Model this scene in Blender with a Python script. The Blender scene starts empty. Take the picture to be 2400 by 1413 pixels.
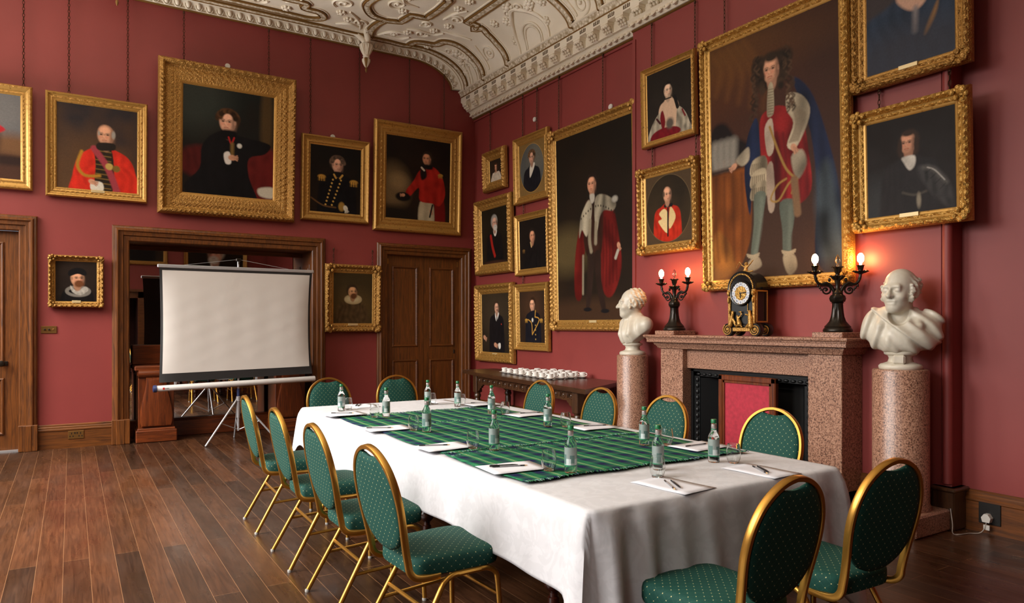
import bpy, math, random
import numpy as np
from mathutils import Vector, Matrix
random.seed(7); RNG = np.random.default_rng(7)
SC = bpy.context.scene
COL = SC.collection
PI = math.pi
R = math.radians

# ------------------------------------------------------------------ helpers
def tag(o, label=None, cat=None, group=None, kind=None):
    if label: o['label'] = label
    if cat: o['category'] = cat
    if group: o['group'] = group
    if kind: o['kind'] = kind
    return o

def empty(name, loc=(0, 0, 0), rz=0, label=None, cat=None, group=None, kind=None, rx=0):
    o = bpy.data.objects.new(name, None); COL.objects.link(o)
    o.empty_display_size = .05
    o.location = loc; o.rotation_euler = (rx, 0, rz)
    return tag(o, label, cat, group, kind)

def copy_tree(o, parent=None, loc=None, rz=None, label=None):
    c = o.copy(); COL.objects.link(c)
    if parent is not None: c.parent = parent
    if loc is not None: c.location = loc
    if rz is not None: c.rotation_euler = (0, 0, rz)
    if label: c['label'] = label
    for ch in list(o.children): copy_tree(ch, c)
    return c

class MB:
    def __init__(s): s.v = []; s.f = []; s.m = []
    def add(s, vs, fs, m=0):
        n = len(s.v); s.v.extend([tuple(map(float, p)) for p in vs])
        s.f.extend([tuple(i + n for i in f) for f in fs]); s.m.extend([m] * len(fs)); return s
    def box(s, x0, x1, y0, y1, z0, z1, m=0, c=0.0):
        x0, x1 = min(x0, x1), max(x0, x1); y0, y1 = min(y0, y1), max(y0, y1); z0, z1 = min(z0, z1), max(z0, z1)
        if c <= 0:
            v = [(x, y, z) for z in (z0, z1) for y in (y0, y1) for x in (x0, x1)]
            return s.add(v, [(0, 2, 3, 1), (4, 5, 7, 6), (0, 1, 5, 4), (2, 6, 7, 3), (0, 4, 6, 2), (1, 3, 7, 5)], m)
        c = min(c, (x1-x0)*.45, (y1-y0)*.45, (z1-z0)*.45)
        v = []; ix = {}
        for a in (0, 1):
            for b in (0, 1):
                for d in (0, 1):
                    P = (x1 if a else x0, y1 if b else y0, z1 if d else z0)
                    sg = (-1 if a else 1, -1 if b else 1, -1 if d else 1)
                    for k in range(3):
                        q = [P[i] + (sg[i]*c if i != k else 0) for i in range(3)]
                        ix[(a, b, d, k)] = len(v); v.append(q)
        F = []
        I = lambda a, b, d, k: ix[(a, b, d, k)]
        for a in (0, 1): F.append([I(a, 0, 0, 0), I(a, 1, 0, 0), I(a, 1, 1, 0), I(a, 0, 1, 0)][::(1 if a else -1)])
        for b in (0, 1): F.append([I(0, b, 0, 1), I(1, b, 0, 1), I(1, b, 1, 1), I(0, b, 1, 1)][::(-1 if b else 1)])
        for d in (0, 1): F.append([I(0, 0, d, 2), I(1, 0, d, 2), I(1, 1, d, 2), I(0, 1, d, 2)][::(1 if d else -1)])
        for a in (0, 1):
            for b in (0, 1): F.append([I(a, b, 0, 0), I(a, b, 1, 0), I(a, b, 1, 1), I(a, b, 0, 1)])
        for a in (0, 1):
            for d in (0, 1): F.append([I(a, 0, d, 0), I(a, 1, d, 0), I(a, 1, d, 2), I(a, 0, d, 2)])
        for b in (0, 1):
            for d in (0, 1): F.append([I(0, b, d, 1), I(1, b, d, 1), I(1, b, d, 2), I(0, b, d, 2)])
        for a in (0, 1):
            for b in (0, 1):
                for d in (0, 1): F.append([I(a, b, d, 0), I(a, b, d, 1), I(a, b, d, 2)])
        return s.add(v, F, m)
    def loft(s, rings, m=0, closed=True, cap0=True, cap1=True, loop=False):
        n = len(rings[0]); vs = [p for r in rings for p in r]; fs = []
        K = len(rings)
        for k in range(K if loop else K - 1):
            k2 = (k + 1) % K
            for i in range(n if closed else n - 1):
                j = (i + 1) % n
                fs.append((k*n + i, k*n + j, k2*n + j, k2*n + i))
        if closed and not loop:
            if cap0: fs.append(tuple(range(n - 1, -1, -1)))
            if cap1: fs.append(tuple(range((K - 1)*n, K*n)))
        return s.add(vs, fs, m)
    def lathe(s, prof, n=24, c=(0, 0, 0), m=0, flute=None, axis='z'):
        rings = []
        for r, z in prof:
            ring = []
            for i in range(n):
                a = 2*PI*i/n; rr = r
                if flute and flute[1] <= z <= flute[2]: rr = r*(1 - flute[3]*abs(math.sin(a*flute[0]/2)))
                p = (rr*math.cos(a), rr*math.sin(a), z)
                if axis == 'x': p = (p[2], p[0], p[1])
                if axis == 'y': p = (p[1], p[2], p[0])
                ring.append((c[0]+p[0], c[1]+p[1], c[2]+p[2]))
            rings.append(ring)
        return s.loft(rings, m)
    def tube(s, path, r, n=8, m=0, closed=False, prof=None, up=None):
        P = [Vector(p) for p in path]; K = len(P); rings = []; pu = None
        for k in range(K):
            a = P[(k-1) % K] if (closed or k > 0) else P[k]
            b = P[(k+1) % K] if (closed or k < K-1) else P[k]
            t = (b - a)
            if t.length < 1e-9: t = Vector((0, 0, 1))
            t.normalize()
            if up is not None: u = Vector(up)
            else: u = pu if pu is not None else (Vector((0, 0, 1)) if abs(t.z) < .9 else Vector((1, 0, 0)))
            u = u - t*u.dot(t)
            if u.length < 1e-6: u = t.orthogonal()
            u.normalize(); w = t.cross(u); pu = u
            rr = r[k] if isinstance(r, (list, tuple)) else r
            if prof: ring = [P[k] + u*(q[0]*rr) + w*(q[1]*rr) for q in prof]
            else: ring = [P[k] + u*(rr*math.cos(2*PI*i/n)) + w*(rr*math.sin(2*PI*i/n)) for i in range(n)]
            rings.append(ring)
        return s.loft(rings, m, loop=closed)
    def prism(s, poly, axis, a, b, m=0):
        def mk(p, d):
            if axis == 'x': return (d, p[0], p[1])
            if axis == 'y': return (p[0], d, p[1])
            return (p[0], p[1], d)
        return s.loft([[mk(p, a) for p in poly], [mk(p, b) for p in poly]], m)
    def ball(s, c, r, m=0, n=12, k=8):
        rx, ry, rz = r if isinstance(r, (list, tuple)) else (r, r, r)
        rings = []
        for j in range(1, k):
            ph = PI*j/k - PI/2
            rings.append([(c[0]+rx*math.cos(ph)*math.cos(2*PI*i/n), c[1]+ry*math.cos(ph)*math.sin(2*PI*i/n), c[2]+rz*math.sin(ph)) for i in range(n)])
        return s.loft(rings, m)
    def grid(s, rows, m=0):
        return s.loft(rows, m, closed=False)
    def xf(s, M):
        s.v = [tuple(M @ Vector(p)) for p in s.v]; return s
    def build(s, name, mats, parent=None, loc=None, smooth=35, rz=None):
        if not isinstance(mats, (list, tuple)): mats = [mats]
        me = bpy.data.meshes.new(name)
        me.from_pydata(s.v, [], s.f); 
        for mt in mats: me.materials.append(mt)
        me.polygons.foreach_set('material_index', s.m)
        fix_mesh(me, smooth)
        o = bpy.data.objects.new(name, me); COL.objects.link(o)
        if parent is not None: o.parent = parent
        if loc is not None: o.location = loc
        if rz is not None: o.rotation_euler = (0, 0, rz)
        return o

def fix_mesh(me, smooth=35):
    import bmesh
    bm = bmesh.new(); bm.from_mesh(me)
    bmesh.ops.recalc_face_normals(bm, faces=bm.faces)
    bm.to_mesh(me); bm.free()
    me.polygons.foreach_set('use_smooth', [smooth > 0]*len(me.polygons))
    if 0 < smooth < 170: me.set_sharp_from_angle(angle=R(smooth))
    boxuv(me); me.update()

def boxuv(me):
    n = len(me.loops)
    if n == 0: return
    uv = me.uv_layers.new(name='UVMap')
    co = np.empty(len(me.vertices)*3); me.vertices.foreach_get('co', co); co = co.reshape(-1, 3)
    vi = np.empty(n, dtype=np.int32); me.loops.foreach_get('vertex_index', vi)
    ls = np.empty(len(me.polygons), dtype=np.int32); lt = ls.copy(); me.polygons.foreach_get('loop_start', ls); me.polygons.foreach_get('loop_total', lt)
    nr = np.empty(len(me.polygons)*3); me.polygons.foreach_get('normal', nr); ax = np.abs(nr.reshape(-1, 3)).argmax(1)
    la = np.repeat(ax, lt); order = np.arange(n)
    lax = np.empty(n, dtype=np.int32); lax[order] = la
    p = co[vi]; out = np.empty((n, 2))
    out[:, 0] = np.where(lax == 0, p[:, 1], p[:, 0]); out[:, 1] = np.where(lax == 2, p[:, 1], p[:, 2])
    uv.data.foreach_set('uv', out.ravel())

def arc(cx, cy, r, a0, a1, n):
    return [(cx + r*math.cos(R(a0+(a1-a0)*i/n)), cy + r*math.sin(R(a0+(a1-a0)*i/n))) for i in range(n+1)]

def smooth_path(pts, sub=6, closed=False):
    P = [Vector(p) for p in pts]; K = len(P); out = []
    for k in range(K if closed else K-1):
        p0 = P[(k-1) % K] if (closed or k > 0) else P[k]; p1 = P[k]; p2 = P[(k+1) % K]
        p3 = P[(k+2) % K] if (closed or k < K-2) else p2
        for i in range(sub):
            t = i/sub
            out.append(.5*((2*p1) + (p2-p0)*t + (2*p0-5*p1+4*p2-p3)*t*t + (3*p1-p0-3*p2+p3)*t**3))
    if not closed: out.append(P[-1])
    return out

# ------------------------------------------------------------------ materials
def lin(c):
    return tuple(((x/255)/12.92 if x/255 <= .04045 else ((x/255+.055)/1.055)**2.4) for x in c)
class NT:
    def __init__(s, name):
        s.mat = bpy.data.materials.new(name); s.mat.use_nodes = True
        s.t = s.mat.node_tree; s.b = s.t.nodes['Principled BSDF']
    def n(s, typ, **kw):
        nd = s.t.nodes.new(typ)
        for k, v in kw.items():
            if k in nd.inputs: 
                nd.inputs[k].default_value = v
            else: setattr(nd, k, v)
        return nd
    def l(s, a, b): s.t.links.new(a, b)
    def set(s, **kw):
        for k, v in kw.items(): s.b.inputs[k.replace('_', ' ')].default_value = v
        return s
    def coord(s, which='Object', scale=(1, 1, 1), rot=(0, 0, 0)):
        tc = s.n('ShaderNodeTexCoord'); mp = s.n('ShaderNodeMapping')
        mp.inputs['Scale'].default_value = scale; mp.inputs['Rotation'].default_value = rot
        s.l(tc.outputs[which], mp.inputs['Vector']); return mp.outputs['Vector']
    def ramp(s, fac, stops, interp='LINEAR'):
        r = s.n('ShaderNodeValToRGB'); e = r.color_ramp.elements; r.color_ramp.interpolation = interp
        while len(e) < len(stops): e.new(.5)
        for el, (p, c) in zip(e, stops): el.position = p; el.color = (*c[:3], 1)
        s.l(fac, r.inputs['Fac']); return r.outputs['Color']
    def noise(s, vec, scale, detail=4, rough=.5, dist=0):
        nd = s.n('ShaderNodeTexNoise'); nd.inputs['Scale'].default_value = scale; nd.inputs['Detail'].default_value = detail
        nd.inputs['Roughness'].default_value = rough; nd.inputs['Distortion'].default_value = dist
        if vec is not None: s.l(vec, nd.inputs['Vector'])
        return nd.outputs['Fac']
    def mix(s, fac, a, b, blend='MIX'):
        nd = s.n('ShaderNodeMix'); nd.data_type = 'RGBA'; nd.blend_type = blend
        for i, v in ((0, fac), (6, a), (7, b)):
            if isinstance(v, (int, float)): nd.inputs[i].default_value = v
            elif isinstance(v, (tuple, list)): nd.inputs[i].default_value = (*v[:3], 1)
            else: s.l(v, nd.inputs[i])
        return nd.outputs[2]
    def math(s, op, a, b=None, c=None):
        nd = s.n('ShaderNodeMath'); nd.operation = op
        for i, v in enumerate((a, b, c)):
            if v is None: continue
            if isinstance(v, (int, float)): nd.inputs[i].default_value = v
            else: s.l(v, nd.inputs[i])
        return nd.outputs[0]
    def bump(s, h, strength=.3, dist=.01):
        b = s.n('ShaderNodeBump'); b.inputs['Strength'].default_value = strength; b.inputs['Distance'].default_value = dist
        s.l(h, b.inputs['Height']); s.l(b.outputs['Normal'], s.b.inputs['Normal'])
    def base(s, c):
        if isinstance(c, (tuple, list)): s.b.inputs['Base Color'].default_value = (*c[:3], 1)
        else: s.l(c, s.b.inputs['Base Color'])
        return s
M = {}
def simple(name, rgb, rough=.5, metal=0, noise=0, **kw):
    t = NT(name); c = lin(rgb); t.set(Roughness=rough, Metallic=metal, **kw)
    if noise:
        f = t.noise(t.coord(), noise, 3)
        t.base(t.ramp(f, [(.3, tuple(x*.8 for x in c)), (.7, tuple(min(1, x*1.12) for x in c))]))
    else: t.base(c)
    M[name] = t.mat; return t

def m_wall():
    t = NT('wall_paint'); v = t.coord()
    f = t.noise(v, 1.1, 3); c = lin((134, 52, 48))
    t.base(t.ramp(f, [(.3, tuple(x*.9 for x in c)), (.7, tuple(x*1.06 for x in c))])); t.set(Roughness=.55)
    t.bump(t.noise(v, 260, 2), .05, .002); M['wall'] = t.mat
m_wall()
def m_wood(key, dark, light, axis='z', rough=.42, scale=1.0, coat=.08):
    t = NT(key); st = {'x': (1.2, 16, 16), 'y': (16, 1.2, 16), 'z': (16, 16, 1.2)}[axis]
    v = t.coord(scale=tuple(a*scale for a in st)); f = t.noise(v, 2.2, 6, .62, 1.2)
    big = t.noise(t.coord(scale=(1, 1, 1)), 1.7, 2)
    c1 = t.ramp(f, [(.28, lin(dark)), (.72, lin(light))])
    t.base(t.mix(t.math('MULTIPLY', big, .35), c1, lin(dark)))
    t.set(Roughness=rough); t.b.inputs['Coat Weight'].default_value = coat; t.b.inputs['Coat Roughness'].default_value = .35
    t.bump(f, .08, .004); M[key] = t.mat
for a in 'xyz':
    m_wood('oak_'+a, (60, 31, 10), (134, 76, 26), a)
    m_wood('mahog_'+a, (56, 22, 8), (136, 64, 24), a, .33, coat=.2)
    m_wood('darkoak_'+a, (40, 24, 14), (86, 54, 30), a, .3, coat=.35)
m_wood('leg_wood', (48, 18, 11), (98, 42, 26), 'z', .2, coat=.6)
def m_floor():
    t = NT('floor_boards'); v = t.coord(rot=(0, 0, PI/2))
    br = t.n('ShaderNodeTexBrick'); t.l(v, br.inputs['Vector'])
    br.inputs['Scale'].default_value = 1; br.inputs['Brick Width'].default_value = 2.9; br.inputs['Row Height'].default_value = .137
    br.inputs['Mortar Size'].default_value = .0016; br.inputs['Mortar Smooth'].default_value = .2; br.offset = .37; br.offset_frequency = 2
    br.inputs['Color1'].default_value = (0, 0, 0, 1); br.inputs['Color2'].default_value = (1, 1, 1, 1); br.inputs['Mortar'].default_value = (.5, .5, .5, 1)
    g = t.noise(t.coord(scale=(22, 1.1, 1)), 2.4, 7, .62, 1.0)
    patch = t.noise(t.coord(scale=(1.2, .7, 1)), 1.3, 4, .6)
    plank = t.ramp(br.outputs['Color'], [(0, lin((55, 37, 25))), (.5, lin((71, 46, 30))), (1, lin((90, 57, 36)))])
    grain = t.ramp(g, [(.3, (.45, .42, .4)), (.68, (1.15, 1.12, 1.08))])
    c = t.mix(1.0, plank, grain, 'MULTIPLY')
    pc = t.ramp(patch, [(.32, (.55, .52, .5)), (.62, (1.12, 1.08, 1.05))])
    c = t.mix(.8, c, pc, 'MULTIPLY')
    c = t.mix(br.outputs['Fac'], c, lin((122, 86, 58)))
    t.base(c)
    rr = t.ramp(t.noise(t.coord(scale=(3, .8, 1)), 2.2, 4), [(.3, (.2, .2, .2)), (.7, (.42, .42, .42))])
    t.l(rr, t.b.inputs['Roughness']); t.b.inputs['Specular IOR Level'].default_value = .45
    t.bump(t.math('SUBTRACT', g, t.math('MULTIPLY', br.outputs['Fac'], 1.5)), .1, .003); M['floor'] = t.mat
m_floor()
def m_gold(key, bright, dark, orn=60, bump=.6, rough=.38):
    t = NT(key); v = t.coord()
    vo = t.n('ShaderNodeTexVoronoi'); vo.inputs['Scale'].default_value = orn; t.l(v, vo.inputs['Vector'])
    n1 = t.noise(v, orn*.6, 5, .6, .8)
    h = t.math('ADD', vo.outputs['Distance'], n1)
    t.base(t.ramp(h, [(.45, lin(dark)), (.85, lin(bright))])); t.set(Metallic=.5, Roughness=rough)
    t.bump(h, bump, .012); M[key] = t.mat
m_gold('gilt_ornate', (176, 130, 64), (66, 42, 18), 75, .6)
m_gold('gilt', (180, 134, 66), (98, 66, 28), 90, .2)
m_gold('gilt_smooth', (186, 142, 72), (122, 84, 38), 30, .06, .36)
m_gold('gilt_bright', (190, 144, 70), (96, 64, 26), 85, .4)
simple('chair_gold', (190, 140, 62), .3, .85)
simple('foot_plastic', (150, 146, 140), .4)
simple('brass', (150, 112, 62), .35, .8)
simple('chain', (74, 48, 30), .45, .6)
simple('white_plastic', (222, 218, 210), .45)
simple('black', (14, 14, 15), .45)
simple('socket_black', (26, 24, 22), .4)
simple('iron', (22, 23, 24), .42, .3)
simple('bronze', (38, 31, 24), .3, .5)
simple('ebony', (20, 17, 15), .25)
simple('clockglass', (12, 15, 15), .45)
simple('alu', (186, 186, 188), .35, .6)
simple('screen_tube', (206, 202, 198), .35, .15)
simple('screen_black', (30, 28, 28), .6)
simple('tube_cap', (44, 54, 92), .35)
simple('logo_red', (190, 30, 30), .5)
simple('paper', (216, 215, 220), .7)
simple('pencil', (26, 24, 26), .35)
simple('pencil_grey', (128, 126, 128), .4)
simple('bare_wood', (210, 170, 120), .6)
simple('cap_green', (24, 104, 62), .35)
simple('neck_foil', (206, 200, 196), .25, .7)
simple('label_silver', (150, 162, 158), .35, .4)
simple('label_teal', (92, 122, 116), .4, .2)
simple('label_white', (190, 200, 198), .45)
simple('label_green', (40, 128, 92), .4)
simple('china', (236, 232, 226), .15)
simple('china_mark', (60, 40, 30), .3)
simple('plate', (214, 190, 140), .4, .3)
simple('enamel', (226, 228, 232), .2)
simple('numeral', (24, 34, 100), .4)
simple('cord_white', (170, 160, 150), .5)
simple('lampshade', (190, 170, 140), .8)
simple('green_baize', (70, 110, 100), .8)
simple('dark_void', (8, 7, 6), .9)
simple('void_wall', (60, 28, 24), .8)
def m_plaster():
    t = NT('plaster'); v = t.coord(); f = t.noise(v, 2.2, 5)
    t.base(t.ramp(f, [(.3, lin((222, 208, 184))), (.7, lin((238, 227, 207)))])); t.set(Roughness=.75)
    t.bump(t.noise(v, 45, 4), .12, .01); M['plaster'] = t.mat
    t = NT('plaster_carved'); v = t.coord()
    vo = t.n('ShaderNodeTexVoronoi'); vo.inputs['Scale'].default_value = 26; t.l(v, vo.inputs['Vector'])
    t.base(t.ramp(vo.outputs['Distance'], [(.1, lin((238, 226, 206))), (.75, lin((166, 146, 114)))])); t.set(Roughness=.75)
    t.bump(vo.outputs['Distance'], -.8, .02); M['plaster_carved'] = t.mat
m_plaster()
simple('plaster_gold', (128, 92, 42), .5, .3)
simple('plaster_brown', (92, 74, 52), .6)
def m_granite():
    t = NT('granite'); v = t.coord()
    a = t.noise(v, 95, 3, .7); b = t.noise(v, 40, 2)
    c = t.ramp(a, [(.36, lin((54, 38, 32))), (.45, lin((138, 99, 80))), (.56, lin((180, 137, 112))), (.7, lin((204, 166, 142)))])
    t.base(t.mix(t.math('MULTIPLY', b, .3), c, lin((120, 78, 62)))); t.set(Roughness=.34); M['granite'] = t.mat
    t = NT('marble'); v = t.coord(); f = t.noise(v, 9, 5, .6, .6)
    t.base(t.ramp(f, [(.3, lin((196, 187, 168))), (.65, lin((214, 206, 190)))])); t.set(Roughness=.38)
    t.b.inputs['Subsurface Weight'].default_value = .12; t.b.inputs['Subsurface Radius'].default_value = (.02, .015, .01); M['marble'] = t.mat
m_granite()
def m_fabric():
    t = NT('green_fabric'); tc = t.n('ShaderNodeTexCoord')
    mp = t.n('ShaderNodeMapping'); mp.inputs['Scale'].default_value = (36, 36, 36); mp.inputs['Rotation'].default_value = (0, 0, R(45)); t.l(tc.outputs['UV'], mp.inputs['Vector'])
    fr = t.n('ShaderNodeVectorMath'); fr.operation = 'FRACTION'; t.l(mp.outputs['Vector'], fr.inputs[0])
    sb = t.n('ShaderNodeVectorMath'); sb.operation = 'SUBTRACT'; t.l(fr.outputs[0], sb.inputs[0]); sb.inputs[1].default_value = (.5, .5, 0)
    sx = t.n('ShaderNodeSeparateXYZ'); t.l(sb.outputs[0], sx.inputs[0])
    cb = t.n('ShaderNodeCombineXYZ'); t.l(sx.outputs[0], cb.inputs[0]); t.l(sx.outputs[1], cb.inputs[1])
    ln = t.n('ShaderNodeVectorMath'); ln.operation = 'LENGTH'; t.l(cb.outputs[0], ln.inputs[0])
    dot = t.math('LESS_THAN', ln.outputs['Value'], .075)
    lx = t.math('LESS_THAN', t.math('ABSOLUTE', sx.outputs[0]), .045); ly = t.math('LESS_THAN', t.math('ABSOLUTE', sx.outputs[1]), .045)
    lines = t.math('MULTIPLY', t.math('MAXIMUM', lx, ly), .07)
    n1 = t.noise(t.coord(), 700, 2)
    base = t.ramp(n1, [(.3, lin((15, 55, 47))), (.7, lin((24, 73, 64)))])
    c = t.mix(lines, base, lin((96, 140, 118))); c = t.mix(t.math('MULTIPLY', dot, .9), c, lin((196, 190, 136)))
    t.base(c); t.set(Roughness=.75); t.b.inputs['Specular IOR Level'].default_value = .25
    t.bump(n1, .15, .002); M['fabric'] = t.mat
m_fabric()
def m_cloth():
    t = NT('damask'); tc = t.n('ShaderNodeTexCoord'); v = tc.outputs['Object']
    a = t.noise(v, 9, 3, .5, 2.5); pat = t.ramp(a, [(.48, (0, 0, 0)), (.54, (1, 1, 1))])
    t.base(t.mix(t.math('MULTIPLY', pat, 1.0), lin((197, 196, 199)), lin((203, 202, 205)))); t.set(Roughness=.7)
    w = t.noise(t.coord(scale=(1, 1, 1.6), rot=(.5, .6, .3)), 4.5, 2.5, .5, .5)
    t.bump(t.math('ADD', t.math('MULTIPLY', w, 1.0), t.math('MULTIPLY', t.noise(v, 500, 2), .02)), .22, .03); M['cloth'] = t.mat
m_cloth()
def m_tartan():
    t = NT('tartan'); tc = t.n('ShaderNodeTexCoord'); sx = t.n('ShaderNodeSeparateXYZ'); t.l(tc.outputs['UV'], sx.inputs[0])
    g = lin((30, 108, 68)); nv = lin((20, 26, 60)); lt = lin((186, 192, 136)); dg = lin((18, 78, 50)); bk = lin((16, 40, 40))
    st = [(0, nv), (.17, dg), (.2, g), (.33, lt), (.352, g), (.40, lt), (.422, g), (.54, bk), (.565, g), (.61, bk), (.635, g), (.74, dg), (.78, bk), (.80, dg), (.83, nv)]
    def ch(o, off):
        return t.ramp(t.math('FRACT', t.math('ADD', t.math('MULTIPLY', o, 1/.125), off)), st, 'CONSTANT')
    cu = ch(sx.outputs[0], 20.3)
    st = [(0, nv), (.2, dg), (.24, g), (.5, lt), (.512, g), (.56, bk), (.64, g), (.76, dg), (.8, nv)]
    cv = ch(sx.outputs[1], 40.1)
    tw = t.n('ShaderNodeTexWave'); tw.inputs['Scale'].default_value = 90; tw.inputs['Distortion'].default_value = 0; tw.bands_direction = 'DIAGONAL'
    t.l(tc.outputs['UV'], tw.inputs['Vector'])
    t.base(t.mix(.3, cu, cv)); t.set(Roughness=.85); t.b.inputs['Specular IOR Level'].default_value = .15
    t.bump(tw.outputs['Fac'], .15, .002); M['tartan'] = t.mat
m_tartan()
simple('fringe', (44, 104, 66), .9)
simple('crimson', (172, 40, 58), .75, noise=30)
def m_glass():
    t = NT('glass'); t.base((.97, .99, .98)); t.set(Roughness=.01, IOR=1.45); t.b.inputs['Transmission Weight'].default_value = 1; M['glass'] = t.mat
    t = NT('bottle_glass'); t.base((.93, .98, .96)); t.set(Roughness=.01, IOR=1.3); t.b.inputs['Transmission Weight'].default_value = 1; M['bottle_glass'] = t.mat
    t = NT('mirror_glass'); t.base((.78, .76, .74)); t.set(Roughness=.015, Metallic=1.0); M['mirror'] = t.mat
    t = NT('lit_bulb'); t.base((1, .9, .7)); t.b.inputs['Emission Color'].default_value = (1, .5, .17, 1); t.b.inputs['Emission Strength'].default_value = 330; M['bulb'] = t.mat
    t = NT('screen_fabric'); v = t.coord(); t.base(lin((204, 197, 190))); t.set(Roughness=.8); M['screen'] = t.mat
    t = NT('canvas_paint'); at = t.n('ShaderNodeAttribute'); at.attribute_name = 'Paint'; t.l(at.outputs['Color'], t.b.inputs['Base Color'])
    t.set(Roughness=.5); t.b.inputs['Specular IOR Level'].default_value = .12; t.bump(t.noise(t.coord(), 220, 3), .12, .003); M['canvas'] = t.mat
m_glass()
# ------------------------------------------------------------------ the room
XL, YF, ZC = -8.8, -13.0, 5.6           # left wall, front wall, flat ceiling
BRX, BR0, BR1 = -.14, -3.885, -7.24     # chimney breast: face x, y range
fl = MB().box(XL-.2, .2, YF-.2, .55, -.1, 0).build('floor', M['floor']); tag(fl, kind='structure')
DOOR1 = (-7.35, -5.77, 2.70); OPEN = (-5.02, -2.41, 2.66); DOOR2 = (-1.645, -.085, 2.655); AW = .18
def wall_run(mb, y0, y1, x0, x1, z1, holes):
    xs = x0
    for a, b, zt in sorted(holes):
        mb.box(xs, a, y0, y1, 0, z1); mb.box(a, b, y0, y1, zt, z1); xs = b
    mb.box(xs, x1, y0, y1, 0, z1)
holes = [(d[0]+AW-.02, d[1]-AW+.02, d[2]-AW+.02) for d in (DOOR1, OPEN, DOOR2)]
mb = MB(); wall_run(mb, 0, .12, XL-.2, .12, 5.75, holes)
wb = mb.build('wall_back', M['wall'], smooth=0); tag(wb, kind='structure')
mb = MB().box(0, .12, YF, 0, 0, 5.75).box(BRX, .01, BR1, BR0, 0, 5.0)
for y0, y1 in ((BR0-.0, BR0-.05),): mb.box(BRX-.012, BRX, y0, y1, .3, 4.6)
# painted bead at the corner of the chimney breast
mb.tube([(BRX+.005, BR1+.03, .32), (BRX+.005, BR1+.03, 4.68)], .034, 12)
mb.box(BRX-.008, BRX, BR1+.07, BR1+.085, .32, 4.66)
wr = mb.build('wall_right', M['wall']); tag(wr, kind='structure')
# left wall: three tall windows plus one added for fill; front wall: doorway
WIN = [(-2.5, -.8), (-5.2, -3.4), (-7.7, -6.0), (-11.4, -10.0)]; WZ0, WZ1 = 1.3, 5.0
mb = MB(); ys = YF
for a, b in sorted(WIN):
    mb.box(XL-.2, XL, ys, a, 0, 5.75); mb.box(XL-.2, XL, a, b, 0, WZ0); mb.box(XL-.2, XL, a, b, WZ1, 5.75); ys = b
mb.box(XL-.2, XL, ys, .0, 0, 5.75)
tag(mb.build('wall_left', M['wall'], smooth=0), kind='structure')
for k, (a, b) in enumerate(WIN):
    mb = MB(); x = XL-.12
    mb.box(x, x+.1, a, a+.07, WZ0, WZ1).box(x, x+.1, b-.07, b, WZ0, WZ1).box(x, x+.1, a, b, WZ0, WZ0+.08).box(x, x+.1, a, b, WZ1-.08, WZ1)
    mb.box(x+.02, x+.07, a, b, 2.28, 2.35).box(x+.03, x+.06, (a+b)/2-.02, (a+b)/2+.02, WZ0, WZ1)
    tag(mb.build('window_%d' % (k+1), M['white_plastic'], smooth=0), kind='structure')  # the last window is an unseen addition that only lets in fill
mb = MB(); wall_run(mb, YF-.12, YF, XL, 0, 5.75, [(-5.2, -3.75, 2.25)])
tag(mb.build('wall_front', M['wall'], smooth=0), kind='structure')
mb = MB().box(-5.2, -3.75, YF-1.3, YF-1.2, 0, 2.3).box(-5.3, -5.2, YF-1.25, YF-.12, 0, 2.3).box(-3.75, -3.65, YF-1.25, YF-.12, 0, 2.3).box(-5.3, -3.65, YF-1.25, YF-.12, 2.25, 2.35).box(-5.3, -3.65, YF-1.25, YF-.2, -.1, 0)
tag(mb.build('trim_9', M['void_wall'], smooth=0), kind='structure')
mb = MB().box(-5.38, -5.2, YF, YF+.06, 0, 2.43).box(-3.75, -3.57, YF, YF+.06, 0, 2.43).box(-5.38, -3.57, YF, YF+.06, 2.25, 2.43).box(-5.45, -3.5, YF, YF+.16, 2.43, 2.5)
tag(mb.build('trim_8', M['oak_x'], smooth=0), kind='structure')

# ceiling: flat field and a quarter cove down to the cornice
CA = [(-1.1 + .83*math.sin(PI/2*i/28), 5.09 + .51*math.cos(PI/2*i/28)) for i in range(29)]
CS = [0]
for a, b in zip(CA, CA[1:]): CS.append(CS[-1] + math.hypot(b[0]-a[0], b[1]-a[1]))
SMAX = CS[-1]
def csurf(s, y, off=0):
    if s <= 0: return Vector((-1.1+s, y, ZC-off)), Vector((0, 0, -1))
    s = min(s, SMAX-1e-4); k = max(i for i in range(28) if CS[i] <= s); t = (s-CS[k])/(CS[k+1]-CS[k])
    x = CA[k][0]+(CA[k+1][0]-CA[k][0])*t; z = CA[k][1]+(CA[k+1][1]-CA[k][1])*t
    th = PI/2*(k+t)/28; n = Vector((-math.sin(th)*.51, 0, -math.cos(th)*.83)); n.normalize()
    return Vector((x, y, z)) + n*off, n
prof = [(XL-.2, ZC)] + CA + [(-.27, 5.09), (.05, 5.09)]
mb = MB().grid([[(x, y, z) for x, z in prof] for y in (.1, YF-.1)])
mb.grid([[(x, y, ZC+.15) for x in (XL-.2, .1)] for y in (.1, YF-.1)])
ce = mb.build('ceiling', M['plaster'], smooth=60); tag(ce, kind='structure')
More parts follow.
